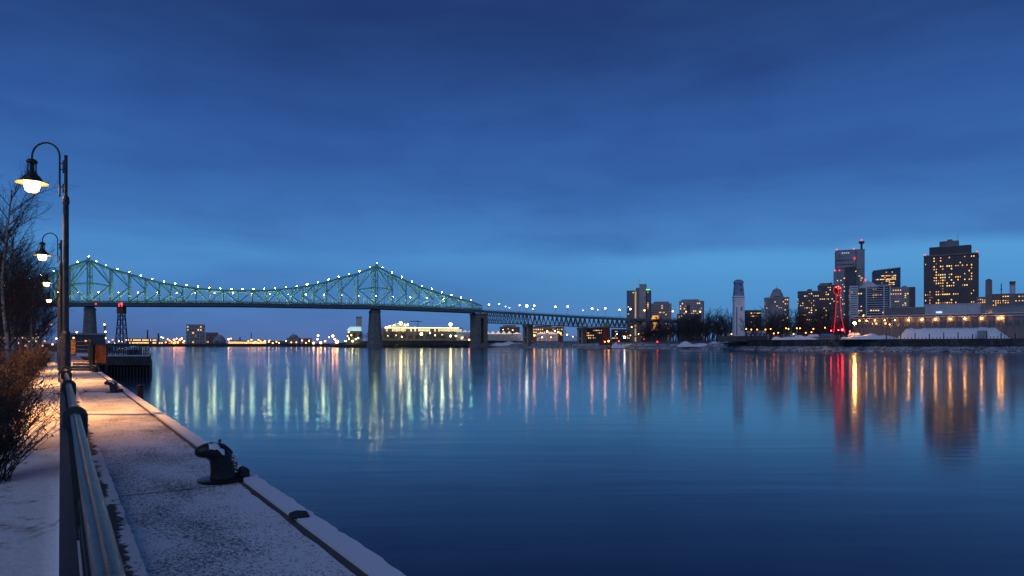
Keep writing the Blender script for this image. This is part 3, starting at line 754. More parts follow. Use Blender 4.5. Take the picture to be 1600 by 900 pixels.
snowheap(966, 535, 543, 22, 722, 'pinkish snow ramp at the foot of the dark red silo', 5)

# ---------------------------------------------------------------- buildings
W_lit = [glow('window_amber', (1, .40, .08), 1.7, False), glow('window_yellow', (1, .54, .15), 1.9, False), glow('window_pale', (1, .8, .5), 1.1, False), glow('window_dim', (.9, .45, .16), .45, False)]
W_dark = mat('dark_window_glass', (.07, .085, .11), .25, 0, None, .25, 0, None, 1.0)
wmeshes = {}
def win_mesh(w_, h_, mt):
    key = (round(w_, 2), round(h_, 2), mt.name)
    if key not in wmeshes:
        me = bpy.data.meshes.new('window'); x, z, d = w_/2, h_/2, .12
        me.from_pydata([(-x, -d, -z), (x, -d, -z), (x, -d, z), (-x, -d, z), (-x, d, -z), (x, d, -z), (x, d, z), (-x, d, z)], [], [(0, 1, 2, 3), (0, 4, 5, 1), (3, 2, 6, 7), (0, 3, 7, 4), (1, 5, 6, 2)])
        me.materials.append(mt); wmeshes[key] = me
    return wmeshes[key]
def facade(root, x0, x1, z0, z1, y, nx_, nz_, lit, rs, rows=None, fw=.50, fh=.46, maxn=80, face=0, depth=0, skip=(), dark=True, bands=False):
    """windows on the front (face=0) or a side (face=-1 left, 1 right); lit = share or list of strings"""
    cw, ch = (x1-x0)/nx_, (z1-z0)/nz_; cells = []
    for r_ in range(nz_):
        runlit = False
        for c in range(nx_):
            if rows is not None:
                ch_ = rows[min(len(rows)-1, nz_-1-r_)]
                ch_ = ch_[min(len(ch_)-1, int(c*len(ch_)/nx_))] if ch_ else '.'
                on = {'#': 1, '+': .5, '.': .04, ' ': 0}.get(ch_, 0)
            else: on = lit * (2.4 if runlit else .75)
            L_ = rs.random() < on; runlit = L_; cells.append((L_, r_, c))
    rs.shuffle(cells); db = MB(); cnt = 0; sb = MB(); smat = W_lit[1]
    for L_, r_, c in cells:
        cx = x0+(c+.5)*cw; cz = z0+(r_+.5)*ch
        if face == 0: p = (cx, y-.03, cz); rz = 0
        else: p = (y+face*.03, cx, cz); rz = R(90)*face
        if L_ and cnt < maxn:
            me = win_mesh(cw*fw, ch*fh, rs.choice(W_lit[:3]+W_lit[:2]+[W_lit[3]])); o = bpy.data.objects.new('window', me); COL.objects.link(o); o.parent = root; o.location = p; o.rotation_euler[2] = rz; o.scale = (rs.uniform(.55, 1.25), 1, rs.uniform(.7, 1.05)); cnt += 1
        elif L_: (sb.box(p, (cw*fw, .24, ch*fh), rz))
        elif dark: db.box(p, (cw*fw, .16, ch*fh), rz)
    if db.v: o = db.build('window', W_dark, root); o['kind'] = 'stuff'
    if sb.v: o = sb.build('window', smat, root); o['kind'] = 'stuff'
def wallmat(name, col): return mat('facade_'+name, col, .8, 0, .08, .25, .15, .6)
BM = {'navy': wallmat('navy', (.17, .18, .22)), 'tan': wallmat('tan', (.42, .35, .32)), 'brown': wallmat('brown', (.14, .105, .10)), 'grey': wallmat('grey', (.30, .30, .32)),
      'pale': wallmat('pale', (.60, .58, .60)), 'conc': wallmat('conc', (.21, .185, .175)), 'dark': wallmat('dark', (.09, .09, .105)), 'glass': mat('curtain_glass', (.045, .065, .09), .15, 0, .1, .3), 'brick': wallmat('brick', (.28, .17, .13)), 'stone': wallmat('stone', (.34, .29, .30))}
def building(name, label, px0, px1, ytop, Y, mkey, nx_=0, nz_=0, lit=.2, depth=None, turn=0, seed=0, zb=6, blocks=(), rows=None, cat='building', group=None, roof=True, fw=.50, fh=.46, ybot=None, maxn=80, sidewin=True, dark=True, wtop=1.0):
    pc = (px0+px1)/2; sc = Y*cosx(pc)/F; w_ = (px1-px0)*sc; z1 = EYE+(HOR-ytop)/F*Y; d = depth or w_*.8
    rs = random.Random(seed+int(px0)); rt = thing(name, label, cat, at(pc, HOR, Y)-Vector((0, 0, EYE)), facing(pc)+R(turn), group)
    b = MB(); b.box((0, d/2, (z1+zb)/2), (w_, d, z1-zb)); b.build('wall', BM[mkey], rt)
    if roof:
        b = MB(); b.box((0, d/2, z1+.35), (w_+.6, d+.6, .7)); b.build('roof', BM['grey' if mkey != 'pale' else 'pale'], rt)
    for i, (bx0, bx1, by, dy, mk) in enumerate(blocks):     # extra volumes: px range, top y, depth shift
        xx0, xx1 = (bx0-pc)*sc, (bx1-pc)*sc; zt_ = EYE+(HOR-by)/F*Y; zlo = zb if dy < 0 else z1
        if dy < 0: dd = d*.5; yc = dy+dd/2
        else: dd = d*.7; yc = dy+dd/2; 
        if dy > 0: zlo = z1-.2
        b = MB(); b.box(((xx0+xx1)/2, yc, (zt_+zlo)/2), (xx1-xx0, dd, zt_-zlo)); b.build('rooftop_block' if dy >= 0 else 'wing', BM[mk], rt)
        if dy >= 0 and xx1-xx0 > 6:
            b = MB(); b.box(((xx0+xx1)/2, yc, zt_+.2), (xx1-xx0+.5, dd+.5, .4)); b.build('parapet', BM['grey'], rt)
    if nx_:
        zlow = EYE+(HOR-(ybot or 528))/F*Y
        facade(rt, -w_/2+.6, w_/2-.6, zlow, z1-wtop, 0, nx_, nz_, lit, rs, rows, fw, fh, maxn, dark=dark)
        if sidewin:
            sgn = -1 if True else 1
            facade(rt, .6, d-.6, zlow, z1-wtop, -w_/2, max(2, int(nx_*d/w_)), nz_, lit*.6, rs, None, fw, fh, 18, face=-1, dark=dark)
    rt['_'] = 0; del rt['_']
    return rt, w_, d, z1, sc
def aerial(rt, x, y, z, h_, red=False, r=.12):
    b = MB(); b.tube([(x, y, z-.2), (x, y, z+h_)], [r*1.6, r*.6], 6); b.beam((x-h_*.12, y, z+h_*.7), (x+h_*.12, y, z+h_*.7), r); b.build('antenna', M_dark, rt)
    if red:
        b = MB(); b.ball((x, y, z+h_+.4), .7); b.build('warning_light', glow('roof_red', C_red, 4), rt)
def redlight(rt, x, y, z, r=.7):
    b = MB(); b.ball((x, y, z), r); b.beam((x, y, z-r*2), (x, y, z-r*.4), .3); b.build('warning_light', glow('roof_red', C_red, 4), rt)

# 1 slab tower left of the tree line
rt, w_, d, z1, sc = building('tower_block', 'dark slab tower block with plain core and green roof light beside the viaduct end', 979, 1015, 454.5, 900, 'navy', 9, 26, .13, blocks=((994, 999.5, 450, -3, 'navy'), (999.5, 1009.5, 444.5, -5, 'tan')), seed=1, turn=-6)
b = MB(); b.box((w_/2-3.0, 1.2, z1+1.2), (5.4, 1.2, 1.6)); b.build('roof_light', glow('green_sign', (.12, 1, .10), 2.2), rt)
b = MB(); b.box((-3.0, -3.2, 40), (1.9, .3, 68)); b.build('stair_glazing', glow('stair_glow', (1, .62, .2), .35, False), rt)
aerial(rt, 1.5, -2, EYE+(HOR-444.5)/F*900, 8)
# 2,3
rt, *_ = building('apartment_block', 'beige apartment block with bright amber entrance strip beside the dark slab tower', 1013, 1049.5, 475, 960, 'tan', 11, 15, .22, blocks=((1024, 1046, 471.5, 3, 'tan'),), seed=2, turn=8)
b = MB()
for x_, z_, w2, h2 in ((-7, 44, 8, 2), (-7, 40, 9, 5), (-7, 27, 5, 20)): b.box((x_*.9, -.4, z_), (w2, .5, h2))
b.build('sign_panel', glow('amber_sign', (1, .45, .06), 1.7), rt)
building('apartment_block', 'beige chamfered apartment block with dark strips above the middle of the tree line', 1061, 1098, 471, 930, 'tan', 12, 14, .2, blocks=((1064, 1090, 468, 3, 'tan'), (1072, 1078, 476, -1.5, 'dark')), seed=3, turn=-5)
building('low_block', 'low dark flat-roofed block behind the bare trees under the beige apartments', 1058, 1096, 491, 800, 'dark', 9, 3, .12, seed=4, ybot=500, depth=25)
# 6 dark office
building('office_block', 'dark flat office block with two rows of lit windows just right of the clock tower', 1163.5, 1189.5, 485.5, 690, 'dark', 9, 6, .1, rows=['...######', '...#####+', '.........', '...+.....', '.', '.'], seed=5, ybot=515, depth=22)
# 7 domed apartment
rt, w_, d, z1, sc = building('domed_block', 'apartment block with stepped domed top and flag mast right of the clock tower', 1195.5, 1233, 465.5, 760, 'stone', 11, 12, .16, seed=6, ybot=505, turn=4)
b = MB(); zc = z1
b.box((0, 4, zc+.6), (w_*.56, 9, 2.8)); b.lathe([(7.0, zc+1.9), (6.2, zc+4.5), (5.6, zc+6.0), (5.0, zc+6.2), (4.6, zc+8.4), (3.6, zc+9.6), (1.8, zc+10.6), (.5, zc+11.2)], (0, 5, 0), 12); b.box((0, 1.5, 30), (w_*.42, 4, z1-26))
o = b.build('dome', BM['stone'], rt); aerial(rt, 0, 5, zc+11, 3.6)
# 8 pair
building('apartment_block', 'broad dark apartment block with scattered amber windows left of the red lit tower', 1248, 1281, 455.5, 720, 'brown', 9, 13, .24, blocks=((1263, 1269, 451.5, 3, 'dark'),), seed=7, ybot=505, turn=5)
rt, w_, d, z1, sc = building('apartment_block', 'taller brown apartment block with gabled penthouse directly behind the red lit tower', 1279, 1306, 446, 745, 'brown', 8, 16, .14, seed=8, ybot=505, turn=5, blocks=((1282, 1296, 442.5, 2, 'brick'), (1297, 1301, 441.5, 2, 'dark')))
# 9 tall headquarters tower
rt, w_, d, z1, sc = building('office_tower', 'tallest grey stepped office tower with red roof lights and mast', 1306, 1351, 391, 820, 'grey', 0, 0, 0, seed=9, turn=3, depth=34,
    blocks=((1337, 1337.8, 391.5, -1, 'dark'), (1302.5, 1320, 424, -8, 'grey'), (1320, 1336, 418.5, -11, 'dark')))
HQ = rt
b = MB(); zz = lambda yy: EYE+(HOR-yy)/F*820
for yy in (406, 413, 419): b.box((-6.0, -.2, zz(yy)), (19, .5, .7))
b.box((-11.5, -.2, zz(398)), (.6, .5, 4)); b.build('louvre_band', BM['dark'], rt)
b = MB()
for k, x_ in enumerate((-3.3, -1.1, 1.1, 3.3)):   # small unreadable raised roof lettering
    b.box((-5.2+x_, -.35, zz(395.5)), (1.5, .3, .35)); b.box((-5.2+x_, -.35, zz(395.5)+.8), (1.5, .3, .35)); b.box((-5.2+x_-.55, -.35, zz(395.5)+.4), (.35, .3, 1.1))
b.build('roof_sign', glow('sign_pale', (.75, .8, .9), .5, False), rt)
rs = random.Random(5)
facade(rt, -w_/2+.5, -w_/2+11.5, zz(500), zz(427), -8, 6, 22, .15, rs, maxn=40)
facade(rt, -w_/2+13.5, -w_/2+24, zz(500), zz(424), -11, 5, 24, .04, rs, maxn=20)
facade(rt, 5.5, w_/2-.6, zz(500), zz(420), 0, 7, 24, .16, rs, rows=['.......', '.......', '.......', '..##...', '....##.', '.......']+['.'*7]*18, maxn=50)
b = MB(); b.tube([(w_/2-3, 6, z1-1), (w_/2-3, 6, z1+8)], 1.2, 8); b.lathe([(2.6, z1+8), (3.3, z1+9.5), (3.3, z1+10.5), (2, z1+11)], (w_/2-3, 6, 0), 10); b.build('mast', BM['dark'], rt)
redlight(rt, w_/2-3, 6, z1+12, .8); redlight(rt, -w_/2+.8, .5, z1+1.6); redlight(rt, 4.0, .5, z1+1.6); redlight(rt, 4.6, -1, zz(404)); redlight(rt, 2.2, -1.4, zz(423), .8)
redlight(rt, -w_/2-1, -7.5, zz(422.6)); redlight(rt, -w_/2+3.5, -7.5, zz(422.6)); redlight(rt, w_/2+.4, -1.0, zz(438))
# 10 slanted glass building
pc = 1385.5; Y = 640; sc = Y*cosx(pc)/F
rt = thing('glass_office', 'glass office block with slanted roof and bright upper floors between the tall towers', 'building', at(pc, HOR, Y)-Vector((0, 0, EYE)), facing(pc)+R(4))
hw = 21.5*sc; zL = EYE+(HOR-422.5)/F*Y; zR = EYE+(HOR-419)/F*Y
b = MB(); b.prism([(-hw, 6), (hw, 6), (hw, zR), (-hw, zL)][::-1], 0, 20); b.build('wall', BM['glass'], rt)
rs = random.Random(11); facade(rt, -hw+.8, hw-2.5, EYE+(HOR-446)/F*Y, EYE+(HOR-424)/F*Y, 0, 16, 8, .3, rs, rows=['............++..', '.............+..', '.....+#########.', '......++....+++.', '.##############.', '.....++++++.....', '..........####..', '........++####..'], fw=.8, fh=.5)
b = MB(); b.beam((-hw, 0, zL+.3), (hw, 0, zR+.3), .8, .6); b.build('roof_edge', BM['pale'], rt)
# 11 balconied glass condo
rt, w_, d, z1, sc = building('balcony_block', 'modern apartment block with white balconies and gable roof in front of the tall grey tower', 1327, 1391, 448, 560, 'glass', 16, 14, .13, seed=12, ybot=497, turn=2, depth=24, blocks=((1343, 1388, 445.5, 1, 'pale'),), fw=.7, fh=.5)
b = MB(); zf = EYE+(HOR-448)/F*560; zg = EYE+(HOR-438)/F*560
b.prism([(-8.5, zf-1), (6.5, zf-1), (4.5, zf+1.6), (-1.2, zg), (-3.6, zf+3.5)][::-1], -.5, 10); b.build('gable', BM['pale'], rt)
fl_h = (zf-EYE-(HOR-497)/F*560)/14
for k in range(15):
    z = EYE+(HOR-497)/F*560+k*fl_h; b = MB(); b.box((5.5, -.8, z), (w_*.52, 1.9, .45)); b.box((-11.8, -.9, z), (w_*.20, 2.0, .45)); b.box((-11.8, -1.8, z+.6), (w_*.20, .1, .9)); b.build('balcony', BM['pale'], rt)
b = MB()
for x_ in (-w_/2+.4, -8.9, -2.5, 10.2, w_/2-.3): b.box((x_, -.6, (zf+14)/2), (.9, 1.8, zf-14))
b.build('fin', BM['pale'], rt)
# 12
building('apartment_block', 'beige apartment block with lit top floors between the glass blocks and the big dark tower', 1389, 1429, 450, 600, 'tan', 10, 11, .2, rows=['.####.....', '..........', '+####.##..', '.....+...'], seed=13, ybot=484, turn=4, depth=20, blocks=((1421, 1430, 449.5, -1.2, 'brown'), (1412, 1417, 446, 3, 'tan')))
# 13 big dark tower
rows = ['...#..#...#.........##.', '...#..#................', '........................', '...#..##.##..##.....#..', '...##..+..++..+.....#..', '....#..+....++.........', '....##.##.##.....+..#..', '...##.###.#..###....#..', '...###+##........+.##..', '....####.+.++..........', '......##.####...###....', '.......+++............', '.#..##.#.+++.........#.', '##..#######.###.....#..', '.#....................', '+#..+++....#...........', '.#..########.#......##.']
rt, w_, d, z1, sc = building('high_rise', 'big dark brown high-rise with many amber windows and stepped crown on the right', 1443, 1527, 398.5, 690, 'brown', 24, 17, .3, rows=rows, seed=14, ybot=475, turn=-3, depth=36, fw=.50, fh=.44, maxn=99,
    blocks=((1451, 1516, 384.5, 3, 'dark'),))
b = MB(); zc = EYE+(HOR-384.5)/F*690; zp = EYE+(HOR-375.5)/F*690
b.box((-1.5, 10, (zc+zp)/2), (30*sc, 12, zp-zc)); b.box((-1, 10, zp+.8), (8*sc, 7, 2)); b.build('penthouse', BM['conc'], rt)
b = MB()
for k in range(25): b.box((-w_/2+w_*k/24, -.2, (z1+43)/2), (.45, .5, z1-43))
b.build('pilaster', BM['brown'], rt)
aerial(rt, 6, 8, zp, 7); redlight(rt, -w_/2+.5, .5, z1+1.7); redlight(rt, w_/2-.5, .5, z1+1.7)
b = MB(); b.box((0, -.2, z1+.35), (w_+1, 1.2, 1.3)); b.build('cornice', BM['conc'], rt)
# podium buildings
rt, w_, d, z1, sc = building('warehouse', 'pale windowless warehouse at the foot of the big dark high-rise', 1443, 1532, 476, 560, 'pale', 0, 0, 0, depth=30, seed=15)
b = MB()
for k in range(16): b.box((w_*.17+k*1.1, -.3, (z1+28)/2), (.25, .6, z1-29))
b.build('vertical_fins', BM['pale'], rt)
b = MB(); b.box((-9, -.3, EYE+(HOR-487.5)/F*560), (4, .3, 1.2)); b.build('lit_sign', glow('blue_sign', (.35, .5, 1), 2.0), rt)
building('warehouse', 'flat grey warehouse left of the pale one under the beige apartments', 1383, 1445, 481.5, 545, 'conc', 0, 0, 0, depth=24, seed=16)
building('brick_block', 'low brick block with warm windows between the tall chimney and the stack', 1549, 1582, 460, 640, 'brick', 8, 5, .4, seed=17, ybot=478, depth=24)
building('brick_block', 'low block with warm windows at the right frame edge beyond the stack', 1583, 1640, 459, 630, 'conc', 10, 5, .4, seed=18, ybot=478, depth=24)
building('brick_block', 'small brick block between the big dark high-rise and the tall chimney', 1526, 1545, 465, 640, 'brick', 5, 3, .4, seed=19, ybot=474, depth=14)
building('warehouse', 'grey warehouse under the chimney at the right edge', 1531, 1680, 478, 530, 'grey', 0, 0, 0, depth=24, seed=20)
aw = bpy.data.objects
# chimneys
ch = thing('chimney', 'tall pale tapered chimney with dark top right of the big dark high-rise', 'chimney', at(1545, HOR, 515)-Vector((0, 0, EYE)), facing(1545))
zt_ = EYE+(HOR-440)/F*515
b = MB(); b.box((0, 0, (zt_+20)/2+.5), (4.6, 4.6, zt_-19), taper=.9); b.build('shaft', BM['conc'], ch)
b = MB(); b.lathe([(1.9, zt_), (1.7, zt_+1.3), (.6, zt_+2)], n=12); b.build('cap', BM['dark'], ch)
b = MB(); b.box((2.0, -3.0, 27), (.5, .5, .8)); b.build('uplight', glow('uplight', (1, .6, .22), 120), ch)
zs = EYE+(HOR-440)/F*545
st2 = thing('stack', 'square grey ventilation stack with a pale upper panel near the right edge', 'stack', at(1582, HOR, 545)-Vector((0, 0, EYE)), facing(1582))
b = MB(); b.box((0, 0, (zs+20)/2), (3.7, 3.7, zs-20)); b.build('shaft', BM['conc'], st2)
b = MB(); b.box((0, -1.95, zs-6.5), (2.9, .2, 6.5)); b.build('panel', mat('pale_panel', (.5, .55, .6), .3), st2)
b = MB(); b.box((0, 0, zs-.8), (4.0, 4.0, 1.8)); b.build('cap', BM['dark'], st2)
mast = MB(); mast.tube([(0, 0, 40), (0, 0, EYE+(HOR-443)/F*600)], .35, 6); mast.box((0, 0, EYE+(HOR-452)/F*600), (1.4, 1, .6))
tag(mast.build('mast', M_dark, loc=at(1564.5, HOR, 600)-Vector((0, 0, EYE))), 'thin dark mast between the chimney and the stack', 'mast')

# long shed with wall lights
pc = 1480; Y = 470; sc = Y*cosx(pc)/F
sh = thing('long_shed', 'long low concrete quay shed with a row of amber wall lamps on the right shore', 'building', at(pc, HOR, Y)-Vector((0, 0, EYE)), facing(pc)+R(-7))
zt_ = EYE+(HOR-492)/F*Y; hw = 160*sc
b = MB(); b.box((0, 12, (zt_+7)/2), (hw*2, 24, zt_-7)); b.build('wall', BM['conc'], sh)
b = MB(); b.box((0, 11.5, zt_+.25), (hw*2+1, 26, .5)); b.box((0, -.5, zt_-1.2), (hw*2, 1.0, .5)); b.build('roof', BM['pale'], sh)
b = MB(); nb = 26
for k in range(nb):
    x_ = -hw+hw*2*(k+.5)/nb; b.box((x_, -.1, zt_-6.3), (hw*2/nb*.55, .3, 3.4))
o = b.build('doors', W_dark, sh)
b = MB()
for k in range(nb+1): b.box((-hw+hw*2*k/nb, -.35, (zt_+7)/2-.5), (.7, .7, zt_-8))
b.build('pilaster', BM['conc'], sh)
G_wall = glow('wall_lamp_glow', (1.0, .40, .08), 85)
for px in (1345, 1360, 1377, 1395, 1418, 1440, 1462, 1485, 1508, 1533, 1558, 1563):
    x_ = (px-pc)*sc; big = px > 1400
    b = MB(); b.ball((x_, -1.4, zt_-2.9), .42 if big else .26); b.beam((x_, -1.4, zt_-2.4), (x_, -.1, zt_-2.1), .15, m=1)
    b.build('wall_lamp', [G_wall, M_dark], sh)
for px in (1356, 1362, 1378):
    b = MB(); b.box(((px-pc)*sc, -.25, zt_-5.2), (1.1, .3, 1.3)); b.build('window', W_lit[1], sh)
# snow covered tent
pc = 1490; Y = 425; sc = Y*cosx(pc)/F
tn = thing('snow_covered_tent', 'long low tent roof buried in snow in front of the quay shed', 'tent', at(pc, HOR, Y)-Vector((0, 0, EYE)), facing(pc)+R(-4))
b = MB(); zr = EYE+(HOR-511.5)/F*Y; ze = 7.4; L0, L1 = -97*sc, 88*sc
n = 60; m_ = 8; vs = []
rs = random.Random(4)
for i in range(n+1):
    x_ = L0+(L1-L0)*i/n; e = min(1, i/n*11)*min(1, (1-i/n)*7)
    for j in range(m_+1):
        v_ = j/m_; prof = max(0, math.sin(math.pi*v_))**.75
        vs.append((x_, v_*18, ze+(zr-ze)*e*prof*(1+.05*rs.uniform(-1, 1)-.10*abs(math.sin(i*.42))*(1-v_))))
b.add(vs, [(i*(m_+1)+j, (i+1)*(m_+1)+j, (i+1)*(m_+1)+j+1, i*(m_+1)+j+1) for i in range(n) for j in range(m_)])
b.build('roof', M_snow, tn, smooth=True)
b = MB(); b.box((44*sc, -1.2, 10.2), (15*sc, 2.2, 5.6)); b.build('side_box', BM['grey'], tn)
fn = thing('quay_fence', 'thin dark post fence along the quay wall in front of the snowy tent', 'fence', (0, 0, 0))
for k in range(40):
    px = 1385+k*5.6; Y = 424.5+(px-1400)*-.22; p = at(px, HOR, Y+2); b = MB(); hh = 1.3 if k % 4 else 2.6+1.4*random.random()
    b.box((p.x, p.y, 7.9+hh/2), (.22 if k % 4 else .5, .2, hh)); b.build('post', M_dark, fn)

# small things on the right shore
def pavilion(px0, px1, y0, y1, Y, label, m_, roofm, name='kiosk'):
    pc = (px0+px1)/2; sc = Y*cosx(pc)/F; w_ = (px1-px0)*sc; z1 = EYE+(HOR-y0)/F*Y; z0 = EYE+(HOR-y1)/F*Y
    r = thing(name, label, 'building', at(pc, HOR, Y)-Vector((0, 0, EYE)), facing(pc))
    b = MB(); b.box((0, 4, (z1+z0)/2-1), (w_, 8, z1-z0+1)); b.build('wall', m_, r)
    b = MB(); b.prism([(-w_/2-.4, z1-.5), (w_/2+.4, z1-.5), (w_/2-.8, z1+1.2), (-w_/2+.8, z1+1.2)][::-1], -.6, 8.6); b.build('roof', roofm, r)
    b = MB()
    for k in range(5): b.box((-w_/2+w_*(k+.5)/5, -.1, (z0+z1)/2), (w_/9, .25, (z1-z0)*.4))
    o = b.build('windows', W_dark, r); o.name = 'window'; o['kind'] = 'stuff'
    return r
pavilion(1163, 1197, 519, 527, 556, 'low pale pavilion attached beside the clock tower', BM['pale'], M_snow)
pavilion(1281, 1304, 524, 530, 492, 'blue roofed kiosk at the foot of the red lit tower', BM['navy'], mat('blue_roof', (.08, .15, .32), .6))
pavilion(1262, 1280, 525, 530, 500, 'white parked trailer left of the red lit tower', BM['pale'], M_snow, 'trailer')
pavilion(1325, 1344, 523, 529, 455, 'small pale hut behind the snow heap right of the red lit tower', BM['conc'], M_snow, 'hut')

# clock tower
ct = thing('clock_tower', 'slim pale stone clock tower with tapering dark blue upper stage on the right shore', 'tower', at(1154, HOR, 560)-Vector((0, 0, EYE)), facing(1154)+R(12))
k_ = 560*cosx(1154)/F
zq = lambda y_: EYE+(HOR-y_)/F*560
M_ctw = mat('white_stone', (.80, .80, .80), .8, 0, .3, .12); M_ctb = mat('upper_stage_blue', (.22, .29, .42), .8, 0, .4, .2)  # upper stage has its own darker blue colour
hwm = 8.3*k_
b = MB(); b.box((0, 0, (zq(466)+zq(529))/2), (2*hwm, 2*hwm, zq(466)-zq(529)), taper=.95); b.build('shaft', M_ctw, ct)
b = MB(); b.box((0, 0, zq(464)), (2*hwm*1.06, 2*hwm*1.06, 1.2)); b.box((0, 0, zq(468.5)), (2*hwm*1.02, 2*hwm*1.02, .8)); b.build('cornice', M_ctw, ct)
b = MB(); b.box((0, 0, (zq(443)+zq(463))/2), (2*hwm*.84, 2*hwm*.84, zq(443)-zq(463)), taper=.74)
for sx, sy in ((-1, -1), (1, -1), (1, 1), (-1, 1)):
    b.beam((sx*hwm*.82, sy*hwm*.82, zq(463)), (sx*hwm*.62, sy*hwm*.62, zq(443)), .9, .9)
b.build('belfry', M_ctb, ct)
b = MB(); b.box((0, 0, zq(441.5)), (2*hwm*.84, 2*hwm*.84, 1.5)); b.box((0, 0, zq(439.6)), (2*hwm*.70, 2*hwm*.70, 1.1)); b.box((0, 0, zq(438)), (2*hwm*.5, 2*hwm*.5, .9)); b.build('crown', M_ctb, ct)
b = MB(); b.tube([(-hwm*.8, 0, zq(441)), (-hwm*.8, 0, zq(437.5))], .12, 6); b.build('flagpole', M_dark, ct)
for x_, y_, w2, h2 in ((1.4, 483, 1.0, 2.8), (1.4, 515, .9, 1.5), (1.2, 453, 1.0, 1.9), (1.0, 445.5, .9, 1.3)):
    b = MB(); yy = -hwm*(1.0 if y_ > 470 else (.86 if y_ > 450 else .72)); b.box((x_, yy, zq(y_)), (w2, .4, h2)); b.build('window', W_dark, ct)
b = MB(); b.box((-2.3, -hwm*.985, (zq(480)+zq(524))/2), (.7, .25, zq(480)-zq(524))); b.build('dark_slot', mat('slot_grey', (.12, .13, .15), .9), ct)  # narrow dark grey strip on the shaft front
b = MB(); b.box((2.5, 2, zq(527)-1.2), (38, 16, 4.5)); b.build('plinth', BM['dark'], ct)

# red lit tower
rd = thing('red_lit_tower', 'slender four-legged amusement tower outlined in red light on the right shore', 'tower', at(1308.5, HOR, 500)-Vector((0, 0, EYE)), facing(1308.5)+R(18))
k5 = 500*cosx(1308)/F; zr_ = lambda y_: EYE+(HOR-y_)/F*500
G_redtube = glow('red_tube_glow', C_red, .7); G_redl = glow('red_lamp_glow', (1, .02, .035), 40)
def lg(sx, sy, f): hw_ = (11.0*max(0, 1-f)**1.25+4.2*f+1.2*math.sin(math.pi*f)*-1)*k5*.82; return Vector((sx*hw_, sy*hw_, zr_(520)+(zr_(458)-zr_(520))*f))
for sx, sy in ((-1, -1), (1, -1), (1, 1), (-1, 1)):
    b = MB(); b.tube([lg(sx, sy, q/8) for q in range(9)], .20, 8); b.build('leg', G_redtube if sy < 0 else M_red, rd)
b = MB()
for q in (.12, .3, .48, .66, .84):
    cs = [lg(sx, sy, q) for sx, sy in ((-1, -1), (1, -1), (1, 1), (-1, 1))]; c2 = [lg(sx, sy, q+.17) for sx, sy in ((-1, -1), (1, -1), (1, 1), (-1, 1))]
    for i in range(4): b.beam(cs[i], cs[(i+1) % 4], .22); b.beam(cs[i], c2[(i+1) % 4], .14); b.beam(c2[i], cs[(i+1) % 4], .14)
b.build('bracing', M_red, rd)
b = MB()
for s_ in (-1, 1):
    b.tube([(s_*(4.0+2.2*math.sin(math.pi*q/8))*k5, 0, zr_(460)+(zr_(447)-zr_(460))*q/8) for q in range(9)], .2, 8)
    b.tube([(0, s_*(4.0+2.2*math.sin(math.pi*q/8))*k5, zr_(460)+(zr_(447)-zr_(460))*q/8) for q in range(9)], .28, 8)
b.build('head_ring', G_redtube, rd)
b = MB(); b.lathe([(1.2, zr_(458)), (2.0, zr_(453)), (2.2, zr_(450)), (1.0, zr_(447))], n=12); b.build('head', M_red, rd)
for x_, y_ in ((-1.6, 449), (0, 448), (1.2, 450.5), (0, 451.5)):
    b = MB(); b.ball((x_, -2.2, zr_(y_)), .45); b.build('red_lamp', glow('red_hot', (1, .10, .07), 6), rd)
for x_, y_ in ((1.8, 515.5), (-1.0, 516), (-6, 517), (7, 518)):
    b = MB(); b.ball((x_, -5, zr_(y_)), .75 if y_ < 516 else .45); b.build('red_lamp', G_redl, rd)

# ---------------------------------------------------------------- generic far lamps
bulbm = {}
def lampglow(c, L_): 
    k = 'lamp_%s_%d' % ('_'.join('%02d' % int(v*99) for v in c), int(L_)); return glow(k, tuple(v**1.6 for v in c), L_*.26)
def far_lamp(px, py, Y, zb, c, L_, r, label, group, double=False):
    p = at(px, py, Y); rt = thing('street_light', label, 'street light', (p.x, p.y, zb), facing(px), group)
    H = p.z-zb; b = MB(); pr = max(.09, .00009*Y)
    b.tube([(0, 0, 0), (0, 0, H+.5)], [pr*1.5, pr], 6); b.beam((0, 0, H+.5), (0, -.9, H+.3), pr*1.4)
    b.build('pole', M_dark, rt)
    b = MB(); b.ball((0, -.9, H), r); b.build('bulb', lampglow(c, L_), rt)
    return rt
g_ = 'street lights along the approach viaduct'
for px, py, r in ((764, 476, .8), (780, 475, .75), (812, 477, .7), (835, 477.5, .8), (868, 479.5, .85), (887, 479, 1.0), (925, 482, .95), (945.5, 481.5, 1.0), (968, 484, .7)):
    i = 0
    while i < 3 and px > AP[i+1][0]: i += 1
    f = (px-AP[i][0])/(AP[i+1][0]-AP[i][0]); zd = pts_t[i].z+(pts_t[i+1].z-pts_t[i].z)*f; Y = AP[i][1]+(AP[i+1][1]-AP[i][1])*f+4
    far_lamp(px, py, Y, zd, C_pink, 170, r*.9, ('pinkish street light on the viaduct, ' + ('left of its first lit stone pier' if px < 815 else 'between its first and second pier' if px < 900 else 'right of its second pier')), g_)
far_lamp(823, 478, 880, pts_t[1].z, (1, .95, .8), 110, 1.4, 'brightest white light on the viaduct, above its first lit stone pier', g_)
for px, py, zc_ in ((790, 479, C_white), (796, 481, C_white), (833, 483, C_white), (911, 485, C_warm), (934, 484, C_pink)):
    far_lamp(px, py, 905, 40, zc_, 50, .5, 'small pale light set back on the viaduct deck', 'small lights set back on the viaduct')
for px, py, rr_ in ((1007, 485, .9), (1051, 486.5, .7), (1072, 487, .6), (1094, 487, .8)):
    far_lamp(px, py, 830, 30, C_or, 70, rr_, 'orange street light on the ramp above the bare trees', 'orange street lights on the ramp')
